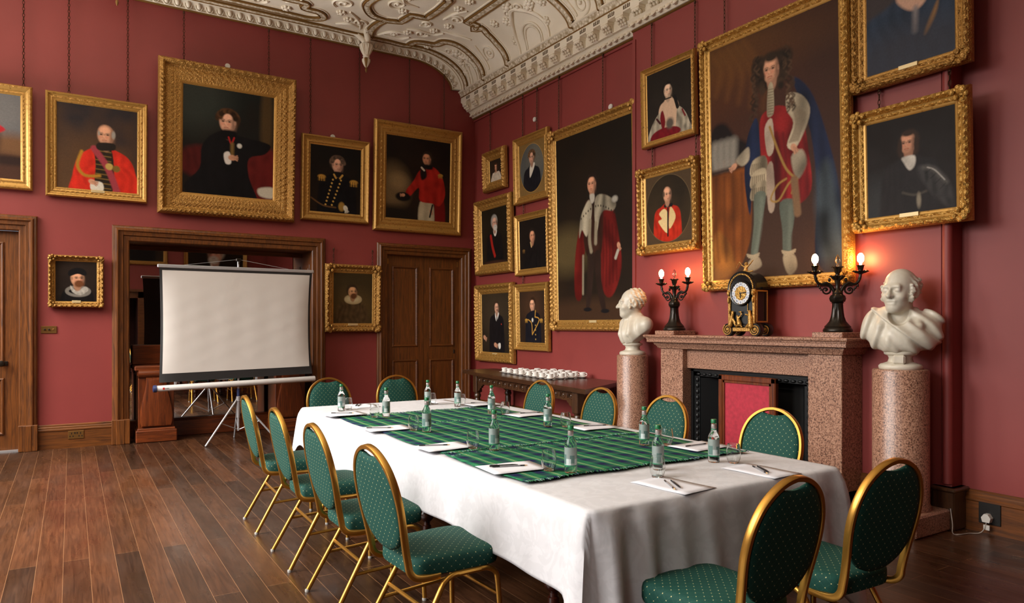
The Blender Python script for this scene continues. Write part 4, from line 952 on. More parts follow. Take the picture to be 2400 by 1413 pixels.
# pictures on the wall behind the camera, seen in the mirror
picture('T', 'f', -4.3, -2.95, 3.24, 4.6, .12, 'swept', O_, 'gilt-framed dark picture on the opposite wall, left one seen in the mirror', .02, .02, paint=pK, plate=False, seed=22)
picture('U', 'f', -2.5, -.65, 1.9, 4.4, .12, 'std', G_, 'large gilt-framed dark picture on the opposite wall, right one seen in the mirror', .02, .02, paint=pJ, plate=False, seed=23)

# chains that carry the pictures
def chain(name_at, z0, z1, label):
    x, y = name_at; mb = MB(); n = max(2, int((z1-z0)/.036)); st = (z1-z0)/n
    for i in range(n):
        zc = z0 + (i+.5)*st; flat = i % 2
        pts = []
        for a in range(8):
            t = 2*PI*a/8; d = .011*math.cos(t); pts.append((x+(d if flat else d*.25), y+(d*.25 if flat else d), zc+(st*.62)*math.sin(t)))
        mb.tube(pts, .0035, 4, closed=True)
    mb.ball((x, y, z1), (.012, .012, .02), 0, 8, 5)
    tag(mb.build('picture_chain', M['chain'], smooth=0), label, 'chain', 'picture hanging chains')
def ctop(wall, u):
    if wall == 'b':
        x = u; 
        for i in range(len(CA)):
            if x < CA[i][0]: return CA[max(i-1, 0)][1] - .2
        return 4.95
    return 4.66
NM = {'A': 'grey landscape', 'B': 'bald man in scarlet', 'C': 'man in black cloak', 'D': 'officer in black', 'E': 'officer in red coat', 'G': 'brown ruffed man', 'H': 'small woman in white', 'I': 'oval man in dark coat', 'K': 'dark-coated officer', 'M': 'young naval officer', 'N': 'man in dark red robes', 'O': 'pale woman in fur', 'P': 'oval man in red coat', 'Q': 'man in long wig', 'S': 'man in armour'}
for key, (lo, fr) in {'A': (None, (.4,)), 'B': (None, (-.28, .3)), 'C': (None, (-.32, .3)), 'D': (None, (-.36, .36)), 'E': (None, (-.1, .3)), 'G': (2.52, (-.34, .36)), 'H': (None, (-.3, )), 'I': (None, (-.3, .12)), 'K': (3.145, (-.3,)), 'M': (2.136, (-.3,)), 'N': (None, (-.42, .1)), 'O': (None, (-.36, .44)), 'P': (3.336, (-.3, .42)), 'Q': (None, (-.35,)), 'S': (3.252, (-.3, .3))}.items():
    wall, uc, w, z0, z1, off, tilt = PICS[key]
    for j, f in enumerate(fr):
        if wall == 'b': u = uc + f*w; at = (u, -.03-tilt*.3); top = lo or ctop('b', u)
        else:
            u = uc - f*w; at = ((0 if wall == 'r' else BRX)-.025-tilt*.3, u); top = lo or 4.66
            if wall == 'r' and u > BR0 and not lo: top = 4.68
        if key in 'O' and u > BR0: at = (-.025, u)
        side = '' if len(fr) == 1 else ('left of the two ' if j == 0 else 'right of the two ')
        chain(at, z1-.03, top, '%schain links holding the portrait of the %s' % (side, NM[key]) if key != 'A' else 'chain links holding the grey landscape at far left')
# white round sensors above the frames
def sensor(wall, u, z, label):
    mb = MB().lathe([(.032, 0), (.034, .006), (.034, .02), (.028, .028), (.005, .03)], 20); 
    e = MB(); 
    if wall == 'b': Mx = Matrix.Translation((u, 0, z)) @ Matrix.Rotation(PI/2, 4, 'X')
    else: Mx = Matrix.Translation((0 if wall == 'r' else BRX, u, z)) @ Matrix.Rotation(-PI/2, 4, 'Y')
    mb.xf(Mx); tag(mb.build('alarm_sensor', M['white_plastic']), label, 'sensor', 'white wall sensors')
sensor('b', -3.7, 4.835, 'white round sensor peeking over the wide ornate gilt frame')
sensor('b', -2.3, 4.105, 'white round sensor peeking over the officer in black')
sensor('r', -1.73, 4.28, 'white round sensor alone on the red wall above the oval portrait')
sensor('r', -3.35, 4.03, 'white round sensor peeking over the man in dark red robes')
sensor('c', -5.95, 4.32, 'white round sensor peeking over the largest full-length portrait')
# ------------------------------------------------------------------ conference table, cloth, place settings
TX0, TX1, TY0, TY1, TZ = -3.80, -2.27, -7.77, -3.88, .757
tb = empty('conference_table', ((TX0+TX1)/2, (TY0+TY1)/2, 0), label='long conference table with turned mahogany legs hidden under the white cloth', cat='table')
tx, ty = (TX0+TX1)/2, (TY0+TY1)/2
MB().box(TX0-tx+.01, TX1-tx-.01, TY0-ty+.01, TY1-ty-.01, .715, .75, 0, .006).build('tabletop', M['mahog_y'], tb)
MB().box(TX0-tx+.42, TX1-tx-.36, TY0-ty+.8, TY1-ty-.5, .62, .715).build('apron', M['mahog_y'], tb)
LEGP = [(.012, 0), (.03, .01), (.03, .05), (.022, .055), (.022, .075), (.032, .085), (.046, .1), (.05, .12), (.046, .14), (.034, .155), (.03, .17), (.034, .2), (.042, .3), (.048, .42), (.046, .48), (.036, .5), (.046, .515), (.05, .53), (.04, .545), (.048, .56), (.048, .63)]
for lx in (-3.33, -2.72):
    for ly in (-4.5, -5.34, -6.87): MB().lathe(LEGP, 20, (lx-tx, ly-ty, 0)).build('leg', M['leg_wood'], tb)
def cloth():
    r = .035; x0, x1, y0, y1 = TX0, TX1, TY0, TY1; P = []
    def seg(a, b, n):
        L = math.hypot(b[0]-a[0], b[1]-a[1]); k = max(2, int(L/.022))
        for i in range(k): t = i/k; P.append((a[0]+(b[0]-a[0])*t, a[1]+(b[1]-a[1])*t, n[0], n[1]))
    def cor(cx, cy, a0):
        for i in range(8): a = R(a0+90*i/8); P.append((cx+r*math.cos(a), cy+r*math.sin(a), math.cos(a), math.sin(a)))
    seg((x0+r, y0), (x1-r, y0), (0, -1)); cor(x1-r, y0+r, -90); seg((x1, y0+r), (x1, y1-r), (1, 0)); cor(x1-r, y1-r, 0)
    seg((x1-r, y1), (x0+r, y1), (0, 1)); cor(x0+r, y1-r, 90); seg((x0, y1-r), (x0, y0+r), (-1, 0)); cor(x0+r, y0+r, 180)
    rows = []; cs = [(x0, y0), (x1, y0), (x1, y1), (x0, y1)]
    ts = [0, .02, .05, .1, .17, .25, .34, .44, .54, .64, .74, .83, .9, .96, 1.0]
    for t in ts:
        row = []
        for (x, y, nx, ny) in P:
            dc = min(math.hypot(x-a, y-b) for a, b in cs); k = min(range(4), key=lambda i: math.hypot(x-cs[i][0], y-cs[i][1]))
            side = 'n' if ny < -.7 else 's' if ny > .7 else 'e' if nx > .7 else 'w'
            L = {'n': .41, 's': .36, 'e': .24, 'w': .315}[side] + .02*math.sin(y*2.3+x*3) 
            corner = math.exp(-(dc/.13)**2); L += .24*corner if side == 'n' else .2*math.exp(-(dc/.05)**2)
            wv = .012*math.sin(y*5.2+1)+.008*math.sin(y*11+x*9) if side in 'we' else .014*math.sin(x*7.5+.7)+.007*math.sin(x*17)
            if side == 'n' and x < -2.9: wv += .075*math.exp(-dc/.3)*math.cos((dc-.085)*2*PI/.17)
            if side == 'n' and x >= -2.9: wv += .03*math.exp(-dc/.25)*math.cos(dc*2*PI/.24)
            if side == 'w': wv += .01*math.exp(-dc/.3)*math.cos(dc*2*PI/.36)
            o = (.006 + .02*min(1, t*8)) + t**.8*(.035 + .05*math.exp(-(dc/.06)**2)) + wv*t**.7*1.15
            rr = .018; zz = L*t
            if zz < rr: o = o*.3 + .012*math.sin(zz/rr*PI/2)
            row.append((x+nx*o, y+ny*o, TZ-zz-(0 if t > 0 else 0)))
        rows.append(row)
    top = rows[0]; inner = [(tx+(p[0]-tx)*.97, ty+(p[1]-ty)*.985, TZ+.0005) for p in top]; 
    mb = MB(); mb.loft([inner]+rows, 0, cap0=False, cap1=False)
    n = len(inner); mb.f.append(tuple(range(n))); mb.m.append(0)
    o = mb.build('tablecloth', M['cloth'], smooth=80)
    md = o.modifiers.new('thickness', 'SOLIDIFY'); md.thickness = .002; md.offset = -1
    return tag(o, 'white damask tablecloth draped over the long conference table', 'tablecloth')
cloth()
TT = TZ + .003
def throw(y0, y1, xl, xr, z, label, fr):
    e = empty('tartan_throw', ((xl+xr)/2, (y0+y1)/2, z), label=label, cat='throw', group='tartan throws along the table')
    nx, ny = 40, 26; rows = []
    cx, cy = (xl+xr)/2, (y0+y1)/2
    for j in range(ny+1):
        y = y0+(y1-y0)*j/ny
        rows.append([(xl+(xr-xl)*i/nx-cx + (.012*math.sin(y*7+xl) if i in (0, nx) else 0), y-cy+.012*math.sin(i*.5+y0*3), .0015+.0012*math.sin(i*.9+j*.3)*math.sin(j*.7)) for i in range(nx+1)])
    mb = MB().grid(rows); o = mb.build('woven_cloth', M['tartan'], e, smooth=80)
    md = o.modifiers.new('thickness', 'SOLIDIFY'); md.thickness = .003; md.offset = 1
    if fr:
        rr = random.Random(int(y0*100))
        for yy, sg in ((y0, -1), (y1, 1)):
            x = xl; mb = MB()
            while x < xr:
                a = rr.uniform(-.012, .012); L = rr.uniform(.014, .03); i = (x-xl)/(xr-xl)*nx
                y = yy-cy+.012*math.sin(i*.5+y0*3)
                mb.tube([(x-cx, y, .003), (x-cx+a*.4, y+sg*L*.5, .0055+rr.random()*.002), (x-cx+a, y+sg*L, .003)], [.0024, .0022, .001], 4, m=rr.choice((0, 0, 1, 1, 2)))
                x += rr.uniform(.004, .008)
            mb.build('fringe', [M['fringe'], M['tartan'], M['label_teal']], e, smooth=0)
throw(-5.42, -4.69, -3.76, -2.42, TT+.0, 'green and navy tartan throw at the far end of the table', True)
throw(-6.55, -5.40, -3.77, -2.40, TT+.0045, 'green and navy tartan throw in the middle of the table', True)
throw(-7.27, -6.50, -3.78, -2.36, TT+.009, 'green and navy tartan throw at the near end of the table', True)
ZT = TT + .0135

def place_z(x, y):
    if -3.78 < x < -2.38 and -7.29 < y < -4.66: return ZT
    return TZ + .001
SEATS = ['left side, far corner place', 'left side, second place from far end', 'left side, third place from far end', 'left side, place nearest the camera',
         'right side, far corner place', 'right side, second place from far end', 'right side, third place from far end', 'right side, place nearest the camera',
         'near end, left place', 'near end, right place', 'far end, left place', 'far end, right place']
# -- bottles
def make_bottle():
    e = empty('water_bottle', cat='bottle', group='water bottles on the table')
    MB().lathe([(.004, .003), (.02, .002), (.0265, .001), (.028, .006), (.0285, .05), (.0285, .12), (.027, .132), (.022, .145), (.0165, .155), (.0135, .165), (.0128, .2), (.0128, .206)], 28).build('glass_body', M['bottle_glass'], e)
    MB().lathe([(.0135, .197), (.0145, .198), (.0145, .214), (.013, .216), (.002, .2165)], 22, flute=(40, .196, .215, .05)).build('cap', M['cap_green'], e)
    mb = MB().lathe([(.0132, .168), (.0134, .169), (.0134, .19), (.0132, .191)], 22, m=0).lathe([(.0136, .163), (.0138, .164), (.0138, .1675), (.0136, .168)], 22, m=1)
    mb.build('neck_foil', [M['neck_foil'], M['label_green']], e)
    mb = MB()
    def patch(a0, a1, z0, z1, r, m):
        n = max(2, int((a1-a0)/12))
        mb.grid([[(r*math.cos(R(a0+(a1-a0)*i/n)), r*math.sin(R(a0+(a1-a0)*i/n)), z) for i in range(n+1)] for z in (z0, z1)], m)
    patch(-130, 130, .034, .118, .0289, 0); patch(-130, 130, .034, .037, .0291, 3); patch(-130, 130, .0315, .0335, .0289, 3)
    patch(-70, -20, .042, .085, .0291, 1); patch(15, 60, .046, .082, .0291, 1); patch(-20, 25, .038, .066, .0292, 2); patch(60, 110, .038, .066, .0292, 2)
    mb.build('label', [M['label_silver'], M['label_teal'], M['label_white'], M['label_green']], e)
    return e
BOT = [(-3.599, -4.305), (-3.477, -4.953), (-2.83, -4.287), (-2.663, -4.522), (-3.53, -5.764), (-2.723, -5.194), (-2.738, -5.966), (-3.496, -6.548), (-3.496, -7.24), (-2.697, -6.858), (-3.067, -7.357), (-2.688, -7.359)]
BSEAT = [10, 0, 11, 4, 1, 5, 6, 2, 3, 7, 8, 9]
GLS = [(-3.52, -4.24), (-3.556, -4.927), (-2.765, -4.24), (-2.588, -4.456), (-3.575, -5.664), (-2.66, -5.29), (-2.66, -6.06), (-3.575, -6.455), (-3.555, -7.15), (-2.60, -6.937), (-3.181, -7.474), (-2.625, -7.43)]
b0 = make_bottle(); rs = random.Random(3)
for i, (x, y) in enumerate(BOT):
    o = b0 if i == 0 else copy_tree(b0)
    o.location = (x, y, place_z(x, y)); o.rotation_euler = (0, 0, R(-125 + rs.uniform(-50, 50)))
    o['label'] = 'clear glass water bottle with green cap at ' + SEATS[BSEAT[i]]
GP = [(.002, .003), (.02, .0022), (.0235, .001), (.026, .004), (.0325, .022), (.0355, .04), (.0352, .056), (.0325, .078), (.0295, .0955), (.0288, .0962), (.0282, .0955), (.0312, .077), (.0339, .056), (.0342, .04), (.0312, .0235), (.025, .0085), (.002, .0065)]
g0 = None
for i, (x, y) in enumerate(GLS):
    if g0 is None: o = g0 = MB().lathe(GP, 32).build('glass_tumbler', M['glass']); tag(o, cat='glass', group='stemless tumblers on the table')
    else: o = copy_tree(g0)
    o.location = (x, y, place_z(x, y)); o['label'] = 'empty stemless glass tumbler at ' + SEATS[BSEAT[i]]
# -- paper sheets and pencils
PAP = [(-3.69, -4.639, 4), (-3.69, -5.502, -3), (-3.69, -6.328, 3), (-3.668, -7.014, -4), (-2.464, -4.591, 2), (-2.524, -5.377, 4), (-2.512, -6.165, -2), (-2.473, -7.062, 4), (-3.24, -7.63, 96), (-2.67, -7.63, 93), (-3.324, -4.06, 88), (-2.617, -4.14, 92)]
for i, (x, y, a) in enumerate(PAP):
    rows = [[(-.148+.296*k/6, -.105+.21*j/4, .0006+.0008*math.sin(k*1.3+i)+.0006*j/4) for k in range(7)] for j in range(5)]
    o = MB().grid(rows).build('paper_sheet', M['paper'], smooth=80)
    o.modifiers.new('thickness', 'SOLIDIFY').thickness = .0008
    zp = (ZT if i < 8 else TZ) + .0022
    o.location = (x, y, zp); o.rotation_euler = (0, 0, R(a)); tag(o, 'blank white sheet of paper at ' + SEATS[i], 'paper', 'sheets of paper on the table')
def make_pencil():
    e = empty('pencil', cat='pencil', group='pencils on the paper sheets')
    hx = [(.0036*math.cos(PI/3*i), .0036*math.sin(PI/3*i)) for i in range(6)]
    rg = lambda z, s=1: [(z, p[0]*s, p[1]*s+.0036) for p in hx]
    MB().loft([rg(-.085), rg(.072)]).build('shaft', M['pencil'], e, smooth=0)
    MB().loft([rg(.072), rg(.088, .25)]).build('tip', M['bare_wood'], e, smooth=0)
    MB().loft([rg(-.05, 1.04), rg(.05, 1.04)]).build('grey_band', M['pencil_grey'], e, smooth=0)
    return e
def make_pen():
    e = empty('pen', cat='pen', group='pens on the paper sheets')
    m = MB().lathe([(.002, -.07), (.0042, -.068), (.0045, .04), (.003, .06), (.001, .07)], 12, (0, .0045, 0), axis='x'); m.v = [(p[0], p[1]-.0045, p[2]+.0045) for p in m.v]
    m.build('barrel', M['pencil'], e)
    MB().box(-.066, -.03, -.0015, .0015, .0088, .0105).build('clip', M['alu'], e)
    return e
PEN = [((-3.763, -4.57), (-3.618, -4.652), 0, 0), ((-3.812, -5.452), (-3.659, -5.526), 0, 1), ((-3.799, -6.252), (-3.651, -6.313), 0, 2), ((-3.756, -6.974), (-3.595, -7.028), 0, 3), ((-3.77, -6.952), (-3.62, -7.002), 1, 3),
       ((-2.52, -4.52), (-2.398, -4.594), 0, 4), ((-2.546, -5.334), (-2.391, -5.371), 0, 5), ((-2.551, -6.127), (-2.404, -6.173), 0, 6), ((-2.56, -7.047), (-2.40, -7.046), 0, 7),
       ((-3.226, -7.57), (-3.30, -7.70), 0, 8), ((-3.20, -7.58), (-3.265, -7.70), 1, 8), ((-2.639, -7.564), (-2.71, -7.696), 0, 9), ((-2.618, -7.569), (-2.69, -7.694), 1, 9), ((-3.40, -4.076), (-3.33, -3.94), 1, 10), ((-3.38, -4.086), (-3.306, -3.95), 0, 10)]
pc0, pn0 = None, None
for a, b, kind, seat in PEN:
    if kind == 0: o = pc0 = make_pencil() if pc0 is None else pc0; o = o if not o.get('used') else copy_tree(pc0)
    else: o = pn0 = make_pen() if pn0 is None else pn0; o = o if not o.get('used') else copy_tree(pn0)
    (pc0 if kind == 0 else pn0)['used'] = 1
    mx, my = (a[0]+b[0])/2, (a[1]+b[1])/2
    o.location = (mx, my, (ZT if seat < 8 else TZ)+.0046); o.rotation_euler = (0, 0, math.atan2(b[1]-a[1], b[0]-a[0]))
    o['label'] = ('black pencil ' if kind == 0 else 'slim black pen ') + 'on the paper, ' + SEATS[seat]
for o in SC.objects:
    if 'used' in o: del o['used']

# ------------------------------------------------------------------ banquet chairs
def make_chair():
    e = empty('banquet_chair', cat='chair', group='banquet chairs round the table')
    WZ = [(.47, .186), (.52, .188), (.58, .196), (.64, .206), (.70, .212), (.76, .207), (.81, .192), (.855, .166), (.89, .13), (.915, .088), (.93, .045), (.936, 0)]
    yb = lambda z: .178 + .092*(z-.48)/.46
    half = [(w, yb(z), z) for z, w in WZ]
    low = [(.186, .03, .401), (.188, .10, .402), (.189, .145, .412), (.188, .169, .437)]
    right = smooth_path(low + half, 4); left = [Vector((-p.x, p.y, p.z)) for p in reversed(right)][1:]
    q = [(-1.15, -.6), (-.85, -.8), (.85, -.8), (1.15, -.6), (1.15, .6), (.85, .8), (-.85, .8), (-1.15, .6)]
    MB().tube(right+left, .0122, prof=q, up=(0, 1, -.15)).build('back_frame', M['chair_gold'], e, smooth=50)
    # padded back
    def wid(z):
        for (za, wa), (zb, wb) in zip(WZ, WZ[1:]):
            if za <= z <= zb: return wa+(wb-wa)*(z-za)/(zb-za)
        return 0
    rt = []
    n = 22
    for i in range(n+1):
        z = .496 + (.912-.496)*(.5-.5*math.cos(PI*i/n)); w = max(0, wid(z)-.014)
        if z < .66: w = min(w, .194*math.sqrt(max(0, 1-((.66-z)/.166)**2.2)))
        rt.append((w, z))
    rt[-1] = (.066, .905)
    topc = [(.066*t, .905 - .009*math.cos(PI/2*t)) for t in (.75, .45, .15)]
    out = rt + topc + [(-a, b) for a, b in reversed(topc)] + [(-a, b) for a, b in reversed(rt)]
    cz = .70; rings = []
    for sc, f in ((.02, .030), (.4, .029), (.7, .025), (.88, .018), (.96, .010), (1.0, 0)): rings.append([(x*sc, yb(cz+(z-cz)*sc) - f - .006, cz+(z-cz)*sc) for x, z in out])
    for sc, f in ((1.0, .012), (.96, .018), (.85, .022), (.5, .024), (.02, .024)): rings.append([(x*sc, yb(cz+(z-cz)*sc) + f - .004, cz+(z-cz)*sc) for x, z in out])
    MB().loft(rings).build('backrest', M['fabric'], e, smooth=60)
    # seat cushion
    so = []
    for i in range(56):
        a = 2*PI*i/56; c, s_ = math.cos(a), math.sin(a); pw = .36
        u = math.copysign(abs(c)**pw, c); v = math.copysign(abs(s_)**pw, s_)
        so.append((u*(.212 - .022*(v*.5+.5)), -.065 + v*.215))
    rings = []
    for sc, z in ((.9, .405), (.985, .408), (1.0, .42), (1.0, .455), (.985, .47), (.95, .479), (.86, .485), (.6, .491), (.3, .493), (.02, .493)): rings.append([(x*sc, -.065+(y+.065)*sc, z) for x, y in so])
    MB().loft(rings).build('seat', M['fabric'], e, smooth=60)
    q2 = [(.011*math.cos(2*PI*i/8)*1.05, .011*math.sin(2*PI*i/8)) for i in range(8)]
    for sx in (-1, 1):
        rear = smooth_path([(sx*.222, .225, .012), (sx*.213, .13, .18), (sx*.203, .035, .345), (sx*.201, .015, .372), (sx*.2, -.02, .392), (sx*.2, -.06, .395)], 5)
        o = MB().tube(rear, .0125, 8).build('leg', M['chair_gold'], e, smooth=60); MB().lathe([(.006, 0), (.0132, 0), (.0132, .012), (.012, .014)], 10, (sx*.2225, .229, 0)).build('foot_cap', M['foot_plastic'], o)
        front = smooth_path([(sx*.222, -.262, .012), (sx*.215, -.255, .18), (sx*.205, -.247, .33), (sx*.202, -.235, .37), (sx*.2, -.2, .392), (sx*.2, -.16, .395)], 5)
        o = MB().tube(front, .0125, 8).build('leg', M['chair_gold'], e, smooth=60); MB().lathe([(.006, 0), (.0132, 0), (.0132, .012), (.012, .014)], 10, (sx*.222, -.262, 0)).build('foot_cap', M['foot_plastic'], o)
        MB().tube([(sx*.2, -.17, .395), (sx*.2, -.05, .395)], .0125, 8).build('side_rail', M['chair_gold'], e)
        MB().tube([(sx*.213, .12, .2), (sx*.214, -.253, .22)], .009, 8).build('stretcher', M['chair_gold'], e)
    for y, z in ((.085, .26), (-.25, .27)): MB().tube([(-.206, y, z), (.206, y, z)], .009, 8).build('stretcher', M['chair_gold'], e)
    MB().box(-.17, .17, -.2, .1, .393, .406, 0, .004).build('seat_board', M['darkoak_x'], e)
    return e
CH = [(-4.115, -4.54, 88.5, 'green padded chair with gold frame, farthest in the left row'), (-4.118, -5.42, 89, 'green padded chair with gold frame, second from far end of the left row'),
      (-4.12, -6.22, 90, 'green padded chair with gold frame, third from far end of the left row'), (-4.105, -6.985, 92.5, 'green padded chair with gold frame, nearest in the left row, seat fully visible'),
      (-2.04, -4.50, -88, 'green padded chair with gold frame, farthest on the fireplace side before the cup table'), (-2.06, -5.38, -91, 'green padded chair with gold frame, second on the fireplace side beside left pedestal'),
      (-2.06, -6.13, -90, 'green padded chair with gold frame, third on the fireplace side before left fireplace jamb'), (-2.05, -7.03, -88, 'green padded chair with gold frame, nearest on the fireplace side before the red fire screen'),
      (-3.34, -3.42, 2, 'green padded chair with gold frame at far table end, before the bare red wall'), (-2.655, -3.42, 0, 'green padded chair with gold frame at far table end, before the double door'),
      (-3.40, -8.075, 184, 'green padded chair at the near table end, left one cut by the photo edge'), (-2.775, -8.075, 178, 'green padded chair at the near table end, right one beside the granite plinth')]
c0 = make_chair()
for i, (x, y, a, lb) in enumerate(CH):
    o = c0 if i == 0 else copy_tree(c0)
    o.location = (x, y, 0); o.rotation_euler = (0, 0, R(a)); o['label'] = lb

# ------------------------------------------------------------------ old oak side table with the cups
st = empty('side_table', (-.5, -2.4, 0), label='long dark oak side table with carved frieze carrying the white cups', cat='table')
TP = [(-1.064, -4.215), (-.27, -3.73), (-.06, -3.6), (-.06, -.75), (-.62, -.75), (-.762, -1.417)]
lp = [(a+.5, b+2.4) for a, b in TP]
mb = MB().prism(lp, 'z', .765, .8); cxp = sum(p[0] for p in lp)/6; cyp = sum(p[1] for p in lp)/6
mb.prism([(cxp+(a-cxp)*.985, cyp+(b-cyp)*.993) for a, b in lp], 'z', .75, .765); mb.build('tabletop', M['darkoak_y'], st, smooth=25)
def bar(mb, a, b, w, z0, z1):
    dx, dy = b[0]-a[0], b[1]-a[1]; L = math.hypot(dx, dy); nx, ny = -dy/L*w/2, dx/L*w/2
    mb.prism([(a[0]+nx, a[1]+ny), (b[0]+nx, b[1]+ny), (b[0]-nx, b[1]-ny), (a[0]-nx, a[1]-ny)], 'z', z0, z1)
A, B = (-.93+.5, -3.92+2.4), (-.665+.5, -1.28+2.4); Cc, D = (-.13+.5, -3.55+2.4), (-.12+.5, -1.2+2.4)
mb = MB(); bar(mb, A, B, .04, .64, .75); bar(mb, B, D, .04, .64, .75); bar(mb, D, Cc, .04, .64, .75); bar(mb, Cc, A, .04, .64, .75)
ang = math.atan2(B[1]-A[1], B[0]-A[0])
for i in range(16):
    t = (i+.7)/16.4; px_, py_ = A[0]+(B[0]-A[0])*t-.022, A[1]+(B[1]-A[1])*t
    ringp = [(px_ , py_+.036*math.cos(2*PI*k/14), .695+.036*math.sin(2*PI*k/14)) for k in range(14)]
    mb.tube(ringp, .006, 5, closed=True); mb.ball((px_, py_, .695), (.008, .014, .014), 0, 8, 5)
    for s_ in (-1, 1): mb.ball((px_, py_+s_*.062, .695), (.006, .007, .03), 0, 8, 5)
mb.build('carved_frieze', M['darkoak_y'], st, smooth=40)
SL = [(.03, .12), (.042, .13), (.046, .16), (.036, .18), (.04, .2), (.042, .42), (.036, .44), (.048, .46), (.05, .48), (.04, .5), (.045, .52)]
for (lx, ly) in (A, B, Cc, D):
    mb = MB().lathe(SL, 18, (lx, ly, 0)); mb.box(lx-.048, lx+.048, ly-.048, ly+.048, .52, .75, 0, .006); mb.box(lx-.045, lx+.045, ly-.045, ly+.045, 0, .13, 0, .006)
    mb.build('leg', M['darkoak_z'], st, smooth=35)
mb = MB()
for (p, d) in ((A, 1), (B, -1)):
    ux, uy = (B[0]-A[0])*d, (B[1]-A[1])*d; L = math.hypot(ux, uy); ux, uy = ux/L, uy/L
    pf = [(.045, .64), (.21, .64), (.2, .62), (.17, .615), (.155, .59), (.12, .585), (.1, .55), (.06, .545), (.045, .52)]
    mb.loft([[(p[0]+ux*r_+o_, p[1]+uy*r_, z) for r_, z in pf] for o_ in (-.016, .016)])
ux, uy = Cc[0]-A[0], Cc[1]-A[1]; L = math.hypot(ux, uy); ux, uy = ux/L, uy/L
mb.loft([[(A[0]+ux*r_, A[1]+uy*r_+o_, z) for r_, z in pf] for o_ in (-.016, .016)])
mb.build('bracket', M['darkoak_z'], st, smooth=25)
mb = MB(); bar(mb, A, B, .05, .05, .1); bar(mb, D, Cc, .05, .05, .1); mb.build('low_stretcher', M['darkoak_y'], st, smooth=0)
# cups on saucers: rows run along the table, the front row is the longest
s0 = MB().lathe([(.002, .004), (.026, .003), (.028, 0), (.032, 0), (.034, .005), (.055, .01), (.074, .017), (.0755, .019), (.073, .0195), (.05, .0125), (.03, .0085), (.002, .008)], 28).build('saucer', M['china']); tag(s0, cat='saucer', group='saucers on the side table')
c0 = empty('coffee_cup', cat='cup', group='white cups on the side table')
MB().lathe([(.002, .003), (.022, .002), (.024, 0), (.027, .001), (.036, .014), (.039, .03), (.0395, .062), (.0385, .0625), (.0375, .062), (.037, .03), (.033, .016), (.002, .008)], 28).build('bowl', M['china'], c0)
MB().tube(smooth_path([(.037, 0, .05), (.052, 0, .052), (.06, 0, .04), (.055, 0, .026), (.036, 0, .02)], 5), [.0045]*21, 8).build('handle', M['china'], c0)
MB().grid([[(.0398*math.cos(R(a)), .0398*math.sin(R(a)), z) for a in range(-150, -119, 6)] for z in (.032, .046)]).build('printed_mark', M['china_mark'], c0)
ROWN = ['front row', 'second row', 'third row', 'back row']; ORD = ['first', 'second', 'third', 'fourth', 'fifth', 'sixth', 'seventh', 'eighth']
k = 0
for r_ in range(4):
    for j in range(r_, 8):
        t = j/7; x = -.475 - .165*t + r_*.165 + rs.uniform(-.008, .008); y = -1.68 - 1.30*t + r_*.0 + rs.uniform(-.01, .01)
        sc = s0 if k == 0 else copy_tree(s0); cp = c0 if k == 0 else copy_tree(c0); k += 1
        sc.location = (x, y, .801); cp.location = (x, y, .8092+.0005); cp.rotation_euler = (0, 0, R(-62 + rs.uniform(-14, 14)))
        w = '%s of the %s counted from the door end' % (ORD[j-r_], ROWN[r_])
        cp['label'] = 'white coffee cup on its saucer, ' + w; sc['label'] = 'white saucer under a cup, ' + w
# ------------------------------------------------------------------ fireplace
FY0, FY1 = -4.60, -6.57; FX = -.41; FC = (FY0+FY1)/2
fp = empty('fireplace', (BRX, FC, 0), label='pink granite chimneypiece with deep mantel shelf and black iron grate surround', cat='fireplace')
OF = lambda mb: mb.xf(Matrix.Translation((-BRX, -FC, 0)))
def shelf_ring(d, z, back=BRX): return [(back, FY0+d, z), (FX-d, FY0+d, z), (FX-d, FY1-d, z), (back, FY1-d, z)]
mb = MB(); mb.loft([shelf_ring(d, z) for d, z in ((.09, 1.275), (.098, 1.28), (.098, 1.305), (.104, 1.312), (.104, 1.318), (.118, 1.325), (.124, 1.335), (.124, 1.342), (.118, 1.35))]); OF(mb).build('mantel_shelf', M['granite'], fp, smooth=30)
mb = MB(); mb.loft([shelf_ring(d, z) for d, z in ((.012, 1.215), (.02, 1.22), (.025, 1.235), (.045, 1.255), (.05, 1.262), (.05, 1.275))]); OF(mb).build('bed_moulding', M['granite'], fp, smooth=30)
for a, b in ((FY0, FY0-.30), (FY1+.295, FY1)):
    OF(MB().box(FX, BRX, b, a, 0, 1.215, 0, .004).box(FX-.02, BRX, b-.0, a+.0, 0, .16, 0, .006)).build('jamb', M['granite'], fp)
OF(MB().box(FX+.06, BRX, FY1+.295, FY0-.30, 1.03, 1.215, 0, .003)).build('lintel', M['granite'], fp)
# iron register
y0, y1 = FY1+.295, FY0-.30; xi = FX+.13
mb = MB().box(xi, xi+.05, y1-.10, y1, 0, 1.03).box(xi, xi+.05, y0, y0+.10, 0, 1.03).box(xi, xi+.05, y0, y1, .955, 1.03)
mb.box(xi-.014, xi, y1-.03, y1, 0, 1.03).box(xi-.014, xi, y0, y0+.03, 0, 1.03).box(xi-.014, xi, y0, y1, 1.0, 1.03)
for i in range(16):
    z = .05+.058*i
    for yy in (y1-.075, y0+.075): mb.ball((xi-.004, yy, z), (.018, .02, .026), 0, 8, 6)
    if .955-0 > 0: pass
for i in range(18):
    yy = y0+.09+(y1-y0-.18)*i/17; mb.ball((xi-.004, yy, .975), (.016, .028, .014), 0, 8, 6)
mb.prism([(xi+.01, y1-.1), (xi+.26, y1-.32), (xi+.26, y1-.34), (xi, y1-.12)], 'z', 0, .94); mb.prism([(xi+.01, y0+.1), (xi+.26, y0+.32), (xi+.26, y0+.34), (xi, y0+.12)], 'z', 0, .94)
